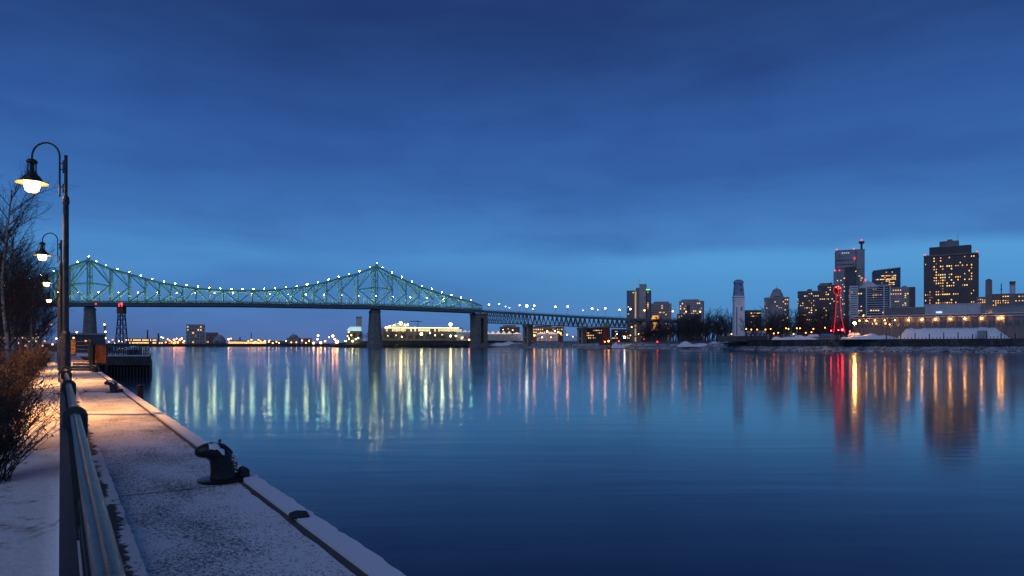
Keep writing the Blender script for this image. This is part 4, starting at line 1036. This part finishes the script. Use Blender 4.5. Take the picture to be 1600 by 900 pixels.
far_lamp(985, 483, 780, 35, (.85, .9, 1), 60, .9, 'cold white floodlight in front of the dark slab tower', 'floodlights in front of the slab tower')
# viaduct pier uplights, amusement grounds
g_ = 'amber lights at the amusement ground under the viaduct'
rs = random.Random(21)
for px, py, c, L_, r in ((733, 531, C_or, 90, 1.0), (737, 526, C_or, 60, .6), (828, 523, C_white, 120, 1.3), (828, 527, C_white, 90, .9), (835, 524, C_or, 90, 1.1), (855, 518, C_white, 80, .8), (867, 517, C_white, 70, .7), (876, 521, C_or, 90, 1.0), (886, 523, C_or, 80, .9), (861, 527, C_or, 60, .7), (872, 519, C_warm, 80, .9), (847, 527, C_white, 50, .6), (895, 526, C_warm, 50, .6), (786, 515, C_warm, 40, .5), (801, 516, C_warm, 60, .6), (820, 529, C_warm, 50, .5)):
    far_lamp(px, py, 960 if px > 757 else 935, 8, c, L_, r, 'small bright lamp on a thin pole in the amusement ground behind the viaduct', g_)
g_ = 'lights on the shore under the end of the viaduct'
for px, py, c, L_, r in ((949, 527, C_or, 60, .7), (951, 533, C_or, 90, .9), (945, 534, C_or, 60, .6), (976, 527, C_white, 110, 1.0), (985, 524, C_warm, 50, .5), (964, 522, C_white, 40, .5), (998, 522, C_warm, 60, .6), (987, 511, C_warm, 50, .6), (967, 533, (1, .2, .15), 50, .6), (1027, 534, (1, .07, .09), 60, .7), (1006, 530, (1, .1, .1), 40, .5)):
    far_lamp(px, py, 745 if py < 533 else 726, 6, c, L_*.8, r, 'small light on the shore beneath the far end of the viaduct', g_)
# far left shore lights
g_ = 'orange lights along the low far shore'
lst = [(197.5, 531), (215, 533), (252, 527), (255, 528), (265, 532), (272, 531), (276, 529), (281, 531), (284, 529), (288, 533), (272, 536), (278, 535), (327, 536), (357, 530), (361, 529), (368, 533), (376, 534), (381, 535), (388, 533), (393, 531), (399, 534), (404, 531), (407, 533), (412, 535), (420, 534), (432, 534), (447, 533), (455, 535), (472, 532), (186, 533), (170, 534), (436, 536), (404, 536), (421, 532), (180, 536), (191, 534), (208, 535), (222, 536), (236, 532), (240, 536), (259, 535), (262, 530), (268, 534), (274, 534), (286, 535), (293, 536), (352, 534), (365, 536), (385, 536), (396, 536), (414, 533), (426, 536), (463, 535), (478, 536), (483, 533)]
for px, py in lst:
    c = C_or if (px*7) % 3 > .7 else C_warm; bg_ = px in (272, 281, 327, 357, 284, 278)
    far_lamp(px, py, 1420, 7, c, 80 if bg_ else 60, 1.55 if bg_ else 1.0, ('small orange lamp on the low far shore, ' + ('by the bright yellow hall' if px < 246 else 'between the yellow hall and the grain elevator' if px < 292 else 'just right of the grain elevator' if px < 345 else 'along the orange dock sheds' if px < 417 else 'left of the strong dock lights')), g_)
g_ = 'strong orange dock lights left of the middle bridge pier'
for px, py, r in ((490, 536, 1.6), (497, 524.5, 1.5), (501, 535.5, 1.7), (508, 533, 1.2), (514, 527, .9), (520, 525, 1.8), (526.5, 534, 2.6), (496, 530, 1.1), (523, 530, 1.2)):
    far_lamp(px, py, 1225, 5, (1, .55, .2), 110, r, 'strong orange dock light left of the middle bridge pier', g_)
g_ = 'yellow white lights around the long lit pavilion'
for px, py, r in ((540, 533, .8), (545, 529, .9), (551, 533, .9), (556, 530, .7), (560, 528, .7), (545, 519, .7), (549, 524, .7), (543, 525, .6), (626, 505, 2.2), (704, 507, 2.2), (658.5, 522, 1.8), (609, 510, .9), (616, 508, .8), (633, 508, 1.0), (637, 507, 1.0), (604, 511, .8), (704, 525, 1.2), (672, 520, .8), (680, 524, .6), (691, 523, .6), (712, 525, .9), (628, 526, .8), (619, 524, .6), (722, 528, .8), (648, 512, .6), (700, 533, .5), (606, 525, .6)):
    far_lamp(px, py, 1025, 10, (1, .88, .50), 90, r, 'yellow white light on a pole by the long lit pavilion across the river', g_)
# right shore lights
g_ = 'small amber lamps under the bare trees on the right shore'
for px, py in ((1166, 514), (1174, 515), (1183, 515), (1196, 515), (1204, 514), (1228, 513), (1232, 514), (1245, 513), (1250, 513), (1268, 519), (1271, 514), (1289, 512), (1209, 521), (1143, 522), (1216, 520), (1259, 520), (1240, 522)):
    far_lamp(px, py, 505, 8, C_or, 55, .36, 'small amber lamp glowing among the bare trees right of the clock tower', g_)
far_lamp(1335.5, 505, 450, 7.6, (1, .60, .20), 1300, .8, 'brightest orange street light, beside the red lit tower', 'bright lamp right of the red tower')
far_lamp(1343, 501, 470, 7.6, C_or, 70, .5, 'smaller orange light just right of the brightest orange street light', 'bright lamp right of the red tower')
far_lamp(1390, 507, 455, 7.6, C_or, 60, .35, 'lone amber lamp on the quay left of the row of shed lamps', 'bright lamp right of the red tower')
far_lamp(1349, 493.5, 500, 7.6, C_or, 60, .35, 'small amber lamp under the balconied apartment block', 'bright lamp right of the red tower')

# ---------------------------------------------------------------- far shore buildings
rt, w_, d, z1, sc = building('silo_block', 'pale grain elevator block with a few lit windows on the far left shore', 291, 320.5, 507.5, 1400, 'tan', 7, 6, .12, seed=31, ybot=537, depth=30, rows=['.....#.', '#...+#.', '..#....', '...#...', '.......', '..#....'])
building('silo_block', 'lower brown block joined right of the grain elevator on the far shore', 321, 341, 520, 1405, 'brick', 8, 3, .2, seed=32, ybot=537, depth=25)
dmo = thing('dome_hall', 'grey dome shaped storage hall right of the grain elevator', 'building', at(343, HOR, 1380)-Vector((0, 0, EYE)))
b = MB(); b.lathe([(13, 6), (12.5, 12), (10, 17), (6, 21.5), (2, 23.5), (.3, 24)], n=20); b.build('roof', BM['grey'], dmo, smooth=True)
b = MB(); b.box((0, -12.8, 10), (6, 1, 5)); b.build('door', W_dark, dmo)
def lithall(px0, px1, y0, y1, Y, label, wallm, glowm, n, zb=6, name='hall', strips=2):
    pc = (px0+px1)/2; sc = Y*cosx(pc)/F; w_ = (px1-px0)*sc; z1 = EYE+(HOR-y0)/F*Y; z0 = EYE+(HOR-y1)/F*Y
    r = thing(name, label, 'building', at(pc, HOR, Y)-Vector((0, 0, EYE)), facing(pc))
    b = MB(); b.box((0, 12, (z1+zb)/2), (w_, 24, z1-zb)); b.build('wall', wallm, r)
    b = MB(); b.box((0, 12, z1+.4), (w_+1, 25, .8)); b.build('roof', BM['grey'], r)
    for s_ in range(strips):
        zz_ = z0+(z1-z0)*(s_+.55)/strips; hh = (z1-z0)/strips*.5
        for k in range(n):
            b = MB(); x_ = -w_/2+w_*(k+.5)/n
            if random.random() < .18: continue
            b.box((x_, -.15, zz_), (w_/n*.66, .3, hh*(.7+.5*random.random()))); b.build('window', glowm, r)
    return r
G_hall = glow('hall_window_glow', (1, .58, .18), 2.0); G_hallw = glow('pavilion_window_glow', (1, .84, .42), 1.0)
lithall(200, 244.5, 529.5, 538, 1400, 'long low factory hall lit bright yellow on the far left shore', BM['conc'], G_hall, 22)
lithall(357, 416, 532.5, 539, 1420, 'low dock sheds with a broken row of orange lit windows on the far shore', BM['dark'], glow('dock_window_glow', (1, .5, .15), 2.2), 20, strips=1)
lithall(244, 262, 534, 539, 1420, 'dark low shed right of the bright factory hall', BM['dark'], G_hall, 5, strips=1)
for px, y0, y1, wd, lb in ((230.5, 515.5, 532, 2.6, 'thin dark factory smokestack behind the bright yellow hall'), (247.5, 521, 533, 3.0, 'short dark factory stack right of the bright yellow hall'), (392.5, 520, 534, 1.6, 'distant thin smokestack above the orange dock sheds'), (375, 527, 535, 2.5, 'stubby dark stack left of the distant smokestack')):
    b = MB(); Y = 1440; zt_ = EYE+(HOR-y0)/F*Y; b.tube([(0, 0, 5), (0, 0, zt_)], [wd*.7, wd*.5], 10); b.lathe([(wd*.6, zt_-1), (wd*.6, zt_), (wd*.4, zt_+.2)], n=10)
    tag(b.build('smokestack', M_dark, loc=at(px, HOR, Y)-Vector((0, 0, EYE))), lb, 'smokestack')
# dark skyline clumps: low domed church and warehouses
ch_ = thing('domed_church', 'distant dark domed building with a spire on the low far shore', 'building', at(459, HOR, 1500)-Vector((0, 0, EYE)))
b = MB(); b.box((0, 0, 12), (26, 16, 14)); b.build('wall', BM['grey'], ch_)
b = MB(); b.lathe([(10, 19), (9.2, 22), (6, 25), (2, 26.5), (.8, 27), (.3, 31)], n=14); b.build('dome', BM['grey'], ch_, smooth=True)
building('warehouse', 'dark distant warehouse left of the dock lights', 473, 487, 529, 1450, 'brick', 6, 2, .25, seed=41, ybot=536, depth=20)
building('warehouse', 'long dark distant shed between the sheds and the domed building', 418, 450, 533, 1450, 'dark', 10, 1, .3, seed=42, ybot=537, depth=20)
building('warehouse', 'distant brown shed just left of the pale grain elevator', 262, 290, 534, 1450, 'brick', 8, 1, .3, seed=43, ybot=538, depth=20)

# island: lit white-blue roof hall with tower, long pavilion, tents
rt = thing('arched_hall', 'hall with bright bluish white curved roof left of the middle bridge pier', 'building', at(553.5, HOR, 1040)-Vector((0, 0, EYE)), facing(553))
k_ = 1040*cosx(553)/F; zz = lambda y_: EYE+(HOR-y_)/F*1040
b = MB(); b.box((0, 8, (zz(517)+9)/2), (22*k_, 16, zz(517)-9)); b.build('wall', BM['conc'], rt)
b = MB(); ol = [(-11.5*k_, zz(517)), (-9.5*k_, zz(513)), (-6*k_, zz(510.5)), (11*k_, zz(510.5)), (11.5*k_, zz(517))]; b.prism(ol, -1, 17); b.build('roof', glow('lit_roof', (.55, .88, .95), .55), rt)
tw = thing('square_tower', 'plain square brown tower behind the bright curved roof hall', 'tower', at(561, HOR, 1075)-Vector((0, 0, EYE)), facing(561)+.2)
b = MB(); zt_ = EYE+(HOR-495.5)/F*1075; b.box((0, 0, (zt_+9)/2), (7.2, 7.2, zt_-9)); b.build('shaft', BM['tan'], tw)
b = MB(); b.box((0, 0, zt_-.5), (8, 8, 2.2)); b.build('cap', BM['brick'], tw)
rt = lithall(597, 722, 512.5, 520, 1060, 'long pavilion with glowing white roof line and tiered left end across the river', BM['conc'], G_hallw, 40, zb=9, name='pavilion', strips=1)
k_ = 1060*cosx(660)/F; zz = lambda y_: EYE+(HOR-y_)/F*1060
b = MB(); b.box((0, -.9, zz(512.3)), (116*k_, .7, 1.5)); b.build('light_strip', glow('roofline_glow', (1, .90, .52), 1.5), rt)
for i, (a, c, y0, y1) in enumerate(((600, 648, 511, 514), (606, 640, 507.5, 511), (617, 634, 504.5, 507.5))):
    b = MB(); b.box((((a+c)/2-659.5)*k_, 8, (zz(y0)+zz(y1))/2), ((c-a)*k_, 16-3*i, zz(y0)-zz(y1))); b.build('tier', BM['pale'], rt)
    for q in range(int((c-a)/3.2)):
        b = MB(); b.box((((a+1.6+q*3.2)-659.5)*k_, 1.4*i-.2, (zz(y0)+zz(y1))/2), (1.5, .4, 1.3)); b.build('window', G_hallw, rt)
cr_ = thing('tower_crane', 'small dark crane above the long lit pavilion', 'crane', at(653, HOR, 1080)-Vector((0, 0, EYE)))
b = MB(); zc_ = EYE+(HOR-502)/F*1080; b.beam((0, 0, 10), (0, 0, zc_+2), .9); b.build('mast', M_dark, cr_)
b = MB(); b.beam((-14, 0, zc_), (6, 0, zc_-.6), .5, 1.1); b.beam((0, 0, zc_+2), (-10, 0, zc_), .25); b.build('jib', M_dark, cr_)
# tents
M_tent = glow('lit_tent_fabric', (.9, .93, 1.0), .32); M_tentw = glow('warm_tent_fabric', (1, .80, .62), .55)
def tents(px0, px1, y0, y1, Y, n, label, m_, group):
    for k in range(n):
        a = px0+(px1-px0)*(k+.5)/n; k_ = Y*cosx(a)/F; w_ = (px1-px0)/n*k_*1.02; z0 = 9; z1 = EYE+(HOR-y0)/F*Y; zm = EYE+(HOR-y1)/F*Y
        r = thing('tent', label, 'tent', at(a, HOR, Y+k*.3)-Vector((0, 0, EYE)), facing(a), group)
        b = MB(); b.add([(-w_/2, -5, zm), (w_/2, -5, zm), (w_/2, 5, zm), (-w_/2, 5, zm), (0, 0, z1)], [(0, 1, 4), (1, 2, 4), (2, 3, 4), (3, 0, 4)]); b.build('roof', m_, r)
        b = MB(); b.box((0, 0, (zm+z0)/2), (w_*.96, 9.6, zm-z0)); b.build('side_wall', BM['pale'], r)
tents(713, 740, 515.5, 519, 1030, 3, 'large bluish white peaked tent left of the end pier', M_tent, 'white tents left of the end pier')
tents(757, 800, 517, 522, 985, 5, 'glowing white peaked tent under the viaduct', M_tentw, 'white tents under the viaduct')
tents(800, 815, 519, 522, 985, 1, 'wide low white tent roof beside the lit viaduct pier', M_tentw, 'white tents under the viaduct')
tents(838, 872, 519, 522, 985, 2, 'low lit tent roof between two viaduct piers', M_tentw, 'white tents under the viaduct')
# amusement ground dark hall and coaster
building('dark_hall', 'dark domed hall between the white tents under the viaduct', 781, 812, 511, 1000, 'dark', 6, 3, .15, seed=51, ybot=522, depth=20, blocks=((786, 806, 508.5, 2, 'dark'),))
building('dark_hall', 'low brown hall behind the amber lights under the viaduct', 832, 880, 511.5, 1010, 'brick', 14, 3, .3, seed=52, ybot=526, depth=20, blocks=((836, 862, 509, 2, 'dark'),))
building('warehouse', 'dark low office with lit window rows left of the red silo', 908, 944, 513, 830, 'dark', 14, 4, .35, seed=53, ybot=530, depth=20)
building('warehouse', 'dark low building with lit windows right of the red silo under the viaduct', 955, 985, 515, 835, 'dark', 12, 4, .25, seed=54, ybot=530, depth=20)
building('warehouse', 'dark low building with white windows behind the last viaduct pier', 1000, 1040, 517, 840, 'dark', 12, 3, .22, seed=55, ybot=528, depth=20)
rc = thing('roller_coaster', 'dark roller coaster hump beside the viaduct pier', 'roller coaster', at(882, HOR, 1000)-Vector((0, 0, EYE)))
b = MB(); pv = None
for q in range(31):
    x_ = -30+q*1.6; z = 12+24*math.exp(-((x_+6)/9)**2)+5*math.exp(-((x_-14)/4)**2); p = (x_, 0, z)
    if pv: b.beam(pv, p, .7)
    pv = p
b.build('track', M_dark, rc)
b = MB()
for q in range(0, 31, 1):
    x_ = -30+q*1.6; z = 12+24*math.exp(-((x_+6)/9)**2)+5*math.exp(-((x_-14)/4)**2); b.beam((x_, 0, 9), (x_, 0, z), .35)
    if q % 2: b.beam((x_, 0, 9), (x_+1.6, 0, z*.8), .25)
b.build('support', M_dark, rc)
# red silo tower
si = thing('red_silo', 'dark red tapered brick tower with a green cap on the shore', 'tower', at(946.5, HOR, 742)-Vector((0, 0, EYE)))
zz = lambda y_: EYE+(HOR-y_)/F*742
b = MB(); b.lathe([(5.6, 4), (5.3, 12), (4.3, zz(512)), (4.6, zz(511.8))], n=16); b.build('shaft', M_red, si)
b = MB(); b.lathe([(4.4, zz(511.8)), (3.6, zz(509)), (1.5, zz(507.5)), (.4, zz(504))], n=16); b.build('cap', mat('olive_cap', (.20, .24, .06), .8), si)  # cap in plain olive green
b = MB(); b.box((0, 0, 5.5), (13, 11, 4)); b.build('base', M_red, si)

# ---------------------------------------------------------------- things behind the first bridge pier, far left
bld = building('boathouse', 'dark flat building with snowy roof under the left bridge pier behind the steps', 108, 165, 523.5, 260, 'dark', 8, 1, .15, seed=61, zb=2, ybot=534, depth=20)
snr = MB(); snr.box((0, 0, 0), (5.5, 4, .5), taper=.8)
for px, y0, lb in ((121, 519, 'thin floodlight mast with pale lamps left of the left bridge pier'), (164, 507, 'thin floodlight mast with amber lamps right of the left bridge pier')):
    p = at(px, y0, 300); r = thing('light_mast', lb, 'light mast', (p.x, p.y, 2)); H = p.z-2
    b = MB(); b.tube([(0, 0, 0), (0, 0, H)], .28, 6); b.beam((-1.0, 0, H-1), (1.0, 0, H-1), .18); b.beam((-1.2, 0, H-4), (1.2, 0, H-4), .18); b.build('pole', M_dark, r)
    for z in (0, -3.2, -6):
        b = MB(); b.ball((.4 if z else 0, -.4, H+z), .32); b.build('bulb', glow('mast_lamp', (1, .62, .25), 14), r)
# ground under those (spit of land)
struct(land('spit', [(-900, 175, [(0, -1), (2, 2.2), (8, 2.6), (700, 6)]), (60, 175, [(0, -1), (2, 2.2), (8, 2.6), (700, 6)]), (140, 190, [(0, -1), (2, 2.2), (8, 2.4), (400, 4)]), (176, 240, [(0, -1), (2, 1.6), (6, 2.0), (500, 3)])], M_scrub, jit=.6))
for px, py, Y, c in ((115, 528, 250, C_warm), (134, 533, 250, C_or), (176, 531, 320, C_or)):
    far_lamp(px, py, Y, 2, c, 12, .35, 'small warm lamp by the dark building under the left bridge pier', 'warm lamps under the left bridge pier')
g_ = 'warm lights glimpsed through the birches'
for px, py, c in ((37, 503, C_warm), (8, 507, C_or), (20, 523, C_pink), (44, 521, C_or), (54, 531, C_warm), (60, 527, C_white), (30, 536, C_pink), (73, 515, C_or), (82, 538, C_warm), (88, 529, C_white), (12, 533, C_or), (66, 540, C_pink), (80, 507, C_warm), (50, 512, C_white), (25, 494, C_or), (40, 540, C_or), (70, 533, C_warm)):
    far_lamp(px, py, 330, 2, c, 11, .45, 'small warm light glimpsed between the birch twigs at the left edge', g_)
building('brick_block', 'dark block with lit windows glimpsed behind the birches at the left edge', -30, 62, 517, 420, 'brick', 16, 3, .3, seed=62, zb=2, ybot=536, depth=24)

# ---------------------------------------------------------------- vegetation
RK = .42
def grow(mbT, mbC, rs, p, d, length, rad, level, maxlevel, sides, spread, up, seg=4, kids=(0, 0, 0, 0), droop=0., split=1):
    pts = [p.copy()]; cur = p.copy(); dd = d.normalized()
    for i in range(seg):
        dd = (dd + Vector((rs.uniform(-1, 1), rs.uniform(-1, 1), rs.uniform(-1, 1)))*.11*(1+level*.5) + Vector((0, 0, up if level < maxlevel else -droop))*.10).normalized()
        cur = cur+dd*length/seg; pts.append(cur.copy())
    rads = [rad*(1-.72*i/seg) for i in range(seg+1)]
    (mbT if level < split else mbC).tube(pts, rads, sides[min(level, len(sides)-1)], False)
    if level >= maxlevel: return
    n = kids[level]
    for k in range(n):
        f = (.22 if level == 0 else .12) + (.97-(.22 if level == 0 else .12))*(k+rs.random())/n
        x = f*seg; i = min(seg-1, int(x)); q = pts[i].lerp(pts[i+1], x-i); ax = (pts[i+1]-pts[i]).normalized()
        o = ax.orthogonal().normalized(); o = Matrix.Rotation(rs.uniform(0, 2*math.pi), 3, ax) @ o
        nd = (ax*(1-spread*.6)+o*spread).normalized()
        ln = length*(.46 if level == 0 else .48)*(1-.55*f)*rs.uniform(.7, 1.25)
        grow(mbT, mbC, rs, q, nd, ln, rad*RK*(1-.5*f), level+1, maxlevel, sides, spread, up, 4 if level == 0 else 3, kids, droop, split)
def tree_meshes(seed, H, rad, kids, mT, mC, spread=.6, up=.6, droop=.3, minr=0, stems=1, sides=(7, 4, 3, 3), maxlevel=3):
    rs = random.Random(seed); a, c = MB(), MB()
    for s_ in range(stems):
        d = Vector((rs.uniform(-.1, .1), rs.uniform(-.1, .1), 1)) if stems == 1 else Vector((rs.uniform(-.25, .25), rs.uniform(-.25, .25), 1))
        grow(a, c, rs, Vector((rs.uniform(-.15, .15)*(stems > 1), rs.uniform(-.15, .15)*(stems > 1), -.1)), d, H*(1 if s_ == 0 else rs.uniform(.7, .95)), rad, 0, maxlevel, sides, spread, up, 7, kids, droop)
    return a, c
def tree_root(name, label, cat, group, a, c, mT, mC, loc, rz=0, sc=1):
    r = thing(name, label, cat, loc, rz, group); a.build('trunk', mT, r, smooth=True); c.build('crown', mC, r); r.scale = (sc,)*3; return r
# birches at the left
RK = .44
gB = 'bare birches on the snowy bank'
a, c = tree_meshes(11, 8.2, .085, (34, 14, 8), M_birch, M_twig, .58, .7, .5, stems=2)
b1 = tree_root('birch_tree', 'tall bare birch nearest the left frame edge, its twigs reaching up beside the first lamp', 'tree', gB, a, c, M_birch, M_twig, Q(31, -5.3, 0)); 
a, c = tree_meshes(12, 7.6, .07, (32, 13, 8), M_birch, M_twig, .55, .7, .5, stems=2)
b2 = tree_root('birch_tree', 'slender bare birch with pale mottled trunk second from the left edge', 'tree', gB, a, c, M_birch, M_twig, Q(31.5, -3.4, 0))
def place_px(px, Y, z=0): p = at(px, HOR, Y); p.z = QZ+z; return p
b1.location = place_px(6, 21.5); b1.scale = (.82,)*3; b2.location = place_px(24, 36)
b1.rotation_euler[2] = .5
dup(b2, place_px(-26, 23), 2.1, .9, 'bare birch with its trunk just outside the left frame edge')
dup(b1, place_px(46, 50), 3.3, .95, 'bare birch standing behind the second lantern')
dup(b2, place_px(62, 69), 4.0, .95, 'small bare birch furthest back beside the lamp posts')
dup(b1, place_px(30, 52), 1.0, 1.05, 'bare birch in the back row between the two pale trunks')
dup(b2, place_px(-8, 37), 5.2, 1.1, 'bare birch in the back row behind the nearest birch')
for px, Y, sc_, lb in ((14, 62, 1.2, 'bare tree of the far row, seen through the nearest birch'), (52, 80, 1.3, 'bare tree of the far row, directly under the third lantern'), (-14, 60, 1.2, 'bare tree of the far row, cut by the left frame edge')):
    dup((b1, b2)[int(Y) % 2], place_px(px, Y), px*.7, sc_, lb)
# shrubs
def shrub_mesh(seed, H, n, leaves, Rr):
    rs = random.Random(seed); s_ = MB(); l_ = MB()
    for i in range(n):
        az = rs.uniform(0, 2*math.pi); tl = rs.random()**.7*.95
        d = Vector((math.cos(az)*tl, math.sin(az)*tl, 1)).normalized()
        base_ = Vector((rs.gauss(0, Rr*.2), rs.gauss(0, Rr*.2), 0)); p = base_.copy(); pts = [p.copy()]; L0 = H*rs.uniform(.65, 1.15); dd = d
        for k in range(6):
            dd = (dd+Vector((rs.uniform(-1, 1), rs.uniform(-1, 1), rs.uniform(-.6, .6)))*.17).normalized(); p = p+dd*L0/6; pts.append(p.copy())
        s_.tube(pts, [.008*(1-.8*k/6) for k in range(7)], 3, False)
        for k in range(9):
            f = rs.uniform(.2, 1)*5.9; q = pts[int(f)].lerp(pts[int(f)+1], f-int(f)); tw_ = (Vector((rs.uniform(-1, 1), rs.uniform(-1, 1), rs.uniform(-.1, 1)))).normalized()
            ln = rs.uniform(.10, .32)*H*.6; e = q+tw_*ln*.5; e2 = e+(tw_+Vector((rs.uniform(-.5, .5), rs.uniform(-.5, .5), .2)))*ln*.4
            s_.tube([q, e, e2], [.0035, .0028, .0012], 3, False)
            for _ in range(leaves):
                if rs.random() < .6:
                    c0 = q.lerp(e2, rs.uniform(.3, 1)); a_ = Vector((rs.uniform(-1, 1), rs.uniform(-1, 1), rs.uniform(-1, 1))).normalized(); b_ = a_.orthogonal().normalized(); sz = rs.uniform(.009, .02)
                    l_.add([c0, c0+a_*sz+b_*sz*.4, c0+a_*sz*2, c0+a_*sz-b_*sz*.4], [(0, 1, 2, 3)])
    return s_, l_
gS = 'bare reddish shrubs left of the railing'
def shrub(seed, H, n, leaves, Rr, loc, label):
    s_, l_ = shrub_mesh(seed, H, n, leaves, Rr); r = thing('shrub', label, 'shrub', loc, 0, gS); s_.build('stems', M_stemred, r); l_.build('leaves', M_leaf, r); return r
s1 = shrub(31, 1.30, 110, 4, .6, place_px(-26, 8.2), 'nearest bare reddish shrub with dry leaves at the left frame edge')
s2 = shrub(32, 1.3, 100, 3, .7, place_px(-2, 10.5), 'bare shrub with lamp-lit twigs behind the nearest shrub, beside the railing')
dup(s1, place_px(-75, 10.0), 2.0, 1.1, 'bare shrub half cut off by the left frame edge')
dup(s2, place_px(22, 15), 1.5, 1.0, 'bare shrub close to the railing level with the nearest lamp post')
dup(s1, place_px(-25, 15), 3.0, 1.15, 'dense bare shrub in the middle row at the left edge')
dup(s2, place_px(-45, 19), 4.0, 1.2, 'bare shrub of the middle row cut by the left frame edge')
for i, (px, Y, sc_) in enumerate(((12, 21, 1.1), (35, 25, 1.0), (-12, 24, 1.2), (25, 30, 1.2), (50, 34, 1.1), (5, 34, 1.3), (50, 42, 1.3), (25, 44, 1.3), (66, 50, 1.2), (8, 50, 1.4), (68, 62, 1.4), (40, 66, 1.5))):
    dup((s1, s2)[i % 2], place_px(px, Y), i*1.3, sc_, ('dark bare shrub in the tangled hedge under the birches, %s' % ('left part by the frame edge' if px < 20 else 'middle part' if px < 45 else 'right part near the lamp posts')), 'dark shrubs of the hedge under the birches')
# shared far trees
RK = .52
far = []
for sd, H in ((51, 17), (52, 15), (53, 18), (54, 14)):
    far.append(tree_meshes(sd, H, .32, (20, 8, 5), M_bark, M_ftwig, .62, .5, .1, sides=(5, 3, 3, 3)))
gT = 'bare trees of the long tree line left of the clock tower'
roots = []
def fat(mb, k):  # thicken nothing; kept for clarity
    return mb
prot = []
def far_tree(i, loc, rz, sc, label, group):
    if len(prot) < 4:
        a, c = far[len(prot)]; r = tree_root('bare_tree', label, 'tree', group, a, c, M_bark, M_ftwig, loc, rz); r.scale = sc; prot.append(r); return r
    return dup(prot[i % 4], loc, rz, sc, label, group)
rs = random.Random(77)
ROWN = ('front', 'middle', 'back')
def tl_label(px, row):
    w_ = 'by the viaduct end' if px < 1040 else 'below the chamfered beige apartments' if px < 1100 else 'beside the clock tower' if px > 1128 else 'well left of the clock tower'
    return 'bare tree, %s row of the tree line, %s' % (ROWN[row], w_)
def tp_label(px, row):
    w_ = 'in front of the dark office block' if px < 1193 else 'below the domed apartment block' if px < 1238 else 'below the broad dark apartment block' if px < 1284 else 'around the red lit tower'
    return 'bare park tree, %s row, %s' % (ROWN[row], w_)
# front rows left of the clock tower
i = 0
for row, (Yo, ybase) in enumerate(((0, 6.5), (16, 7.5), (34, 8.5))):
    px = 1004 + row*2
    while px < 1148:
        Yf = 690 - (px-1004)*.80 + 30 + Yo
        k = rs.uniform(.85, 1.2)*(1.0+.12*row)*(Yf/660)*(.85+.35*min(1, (px-1004)/90))
        p = at(px, HOR, Yf); p.z = ybase
        far_tree(i, p, rs.uniform(0, 6), (k*1.15, k*1.15, k), tl_label(px, row), gT); i += 1
        px += rs.uniform(3.6, 5.6)
gU = 'bare trees between the clock tower and the red lit tower'
for row in range(3):
    px = 1168+row*1.5
    while px < 1330:
        Yf = 540+22*row-(px-1168)*.25; k = rs.uniform(.85, 1.1)*(.92+.16*row)*1.12
        if px > 1290: k *= .75
        p = at(px, HOR, Yf); p.z = 8
        far_tree(i, p, rs.uniform(0, 6), (k*1.1, k*1.1, k), tp_label(px, row), gU); i += 1
        px += rs.uniform(4.5, 7.5)
gI = 'dark trees on the island in front of the lit pavilion'
for a0, a1, k0 in ((545, 573, .85), (596, 624, .80), (628, 648, .62), (650, 662, .8), (666, 700, .72), (706, 738, .5)):
    px = a0
    while px < a1:
        p = at(px, HOR, 1008+rs.uniform(-8, 10)); p.z = 9.5; k = k0*rs.uniform(.85, 1.2)
        far_tree(i, p, rs.uniform(0, 6), (k*1.5, k*1.5, k), ('dark bare island tree ' + ('left of the middle bridge pier' if px < 580 else 'under the left end of the lit pavilion' if px < 649 else 'under the middle of the lit pavilion' if px < 703 else 'between the lit pavilion and the end pier')), gI); i += 1
        px += rs.uniform(3.5, 6)
gG = 'dark trees at the end of the viaduct'
for px in (1000, 1008, 1015, 1023, 1030, 1038):
    p = at(px, HOR, 800); p.z = 8; far_tree(i, p, rs.uniform(0, 6), (1.2, 1.2, .95), 'dark bare tree crowding the end of the viaduct ramp', gG); i += 1
print('trees', i, 'objects', len(bpy.data.objects))
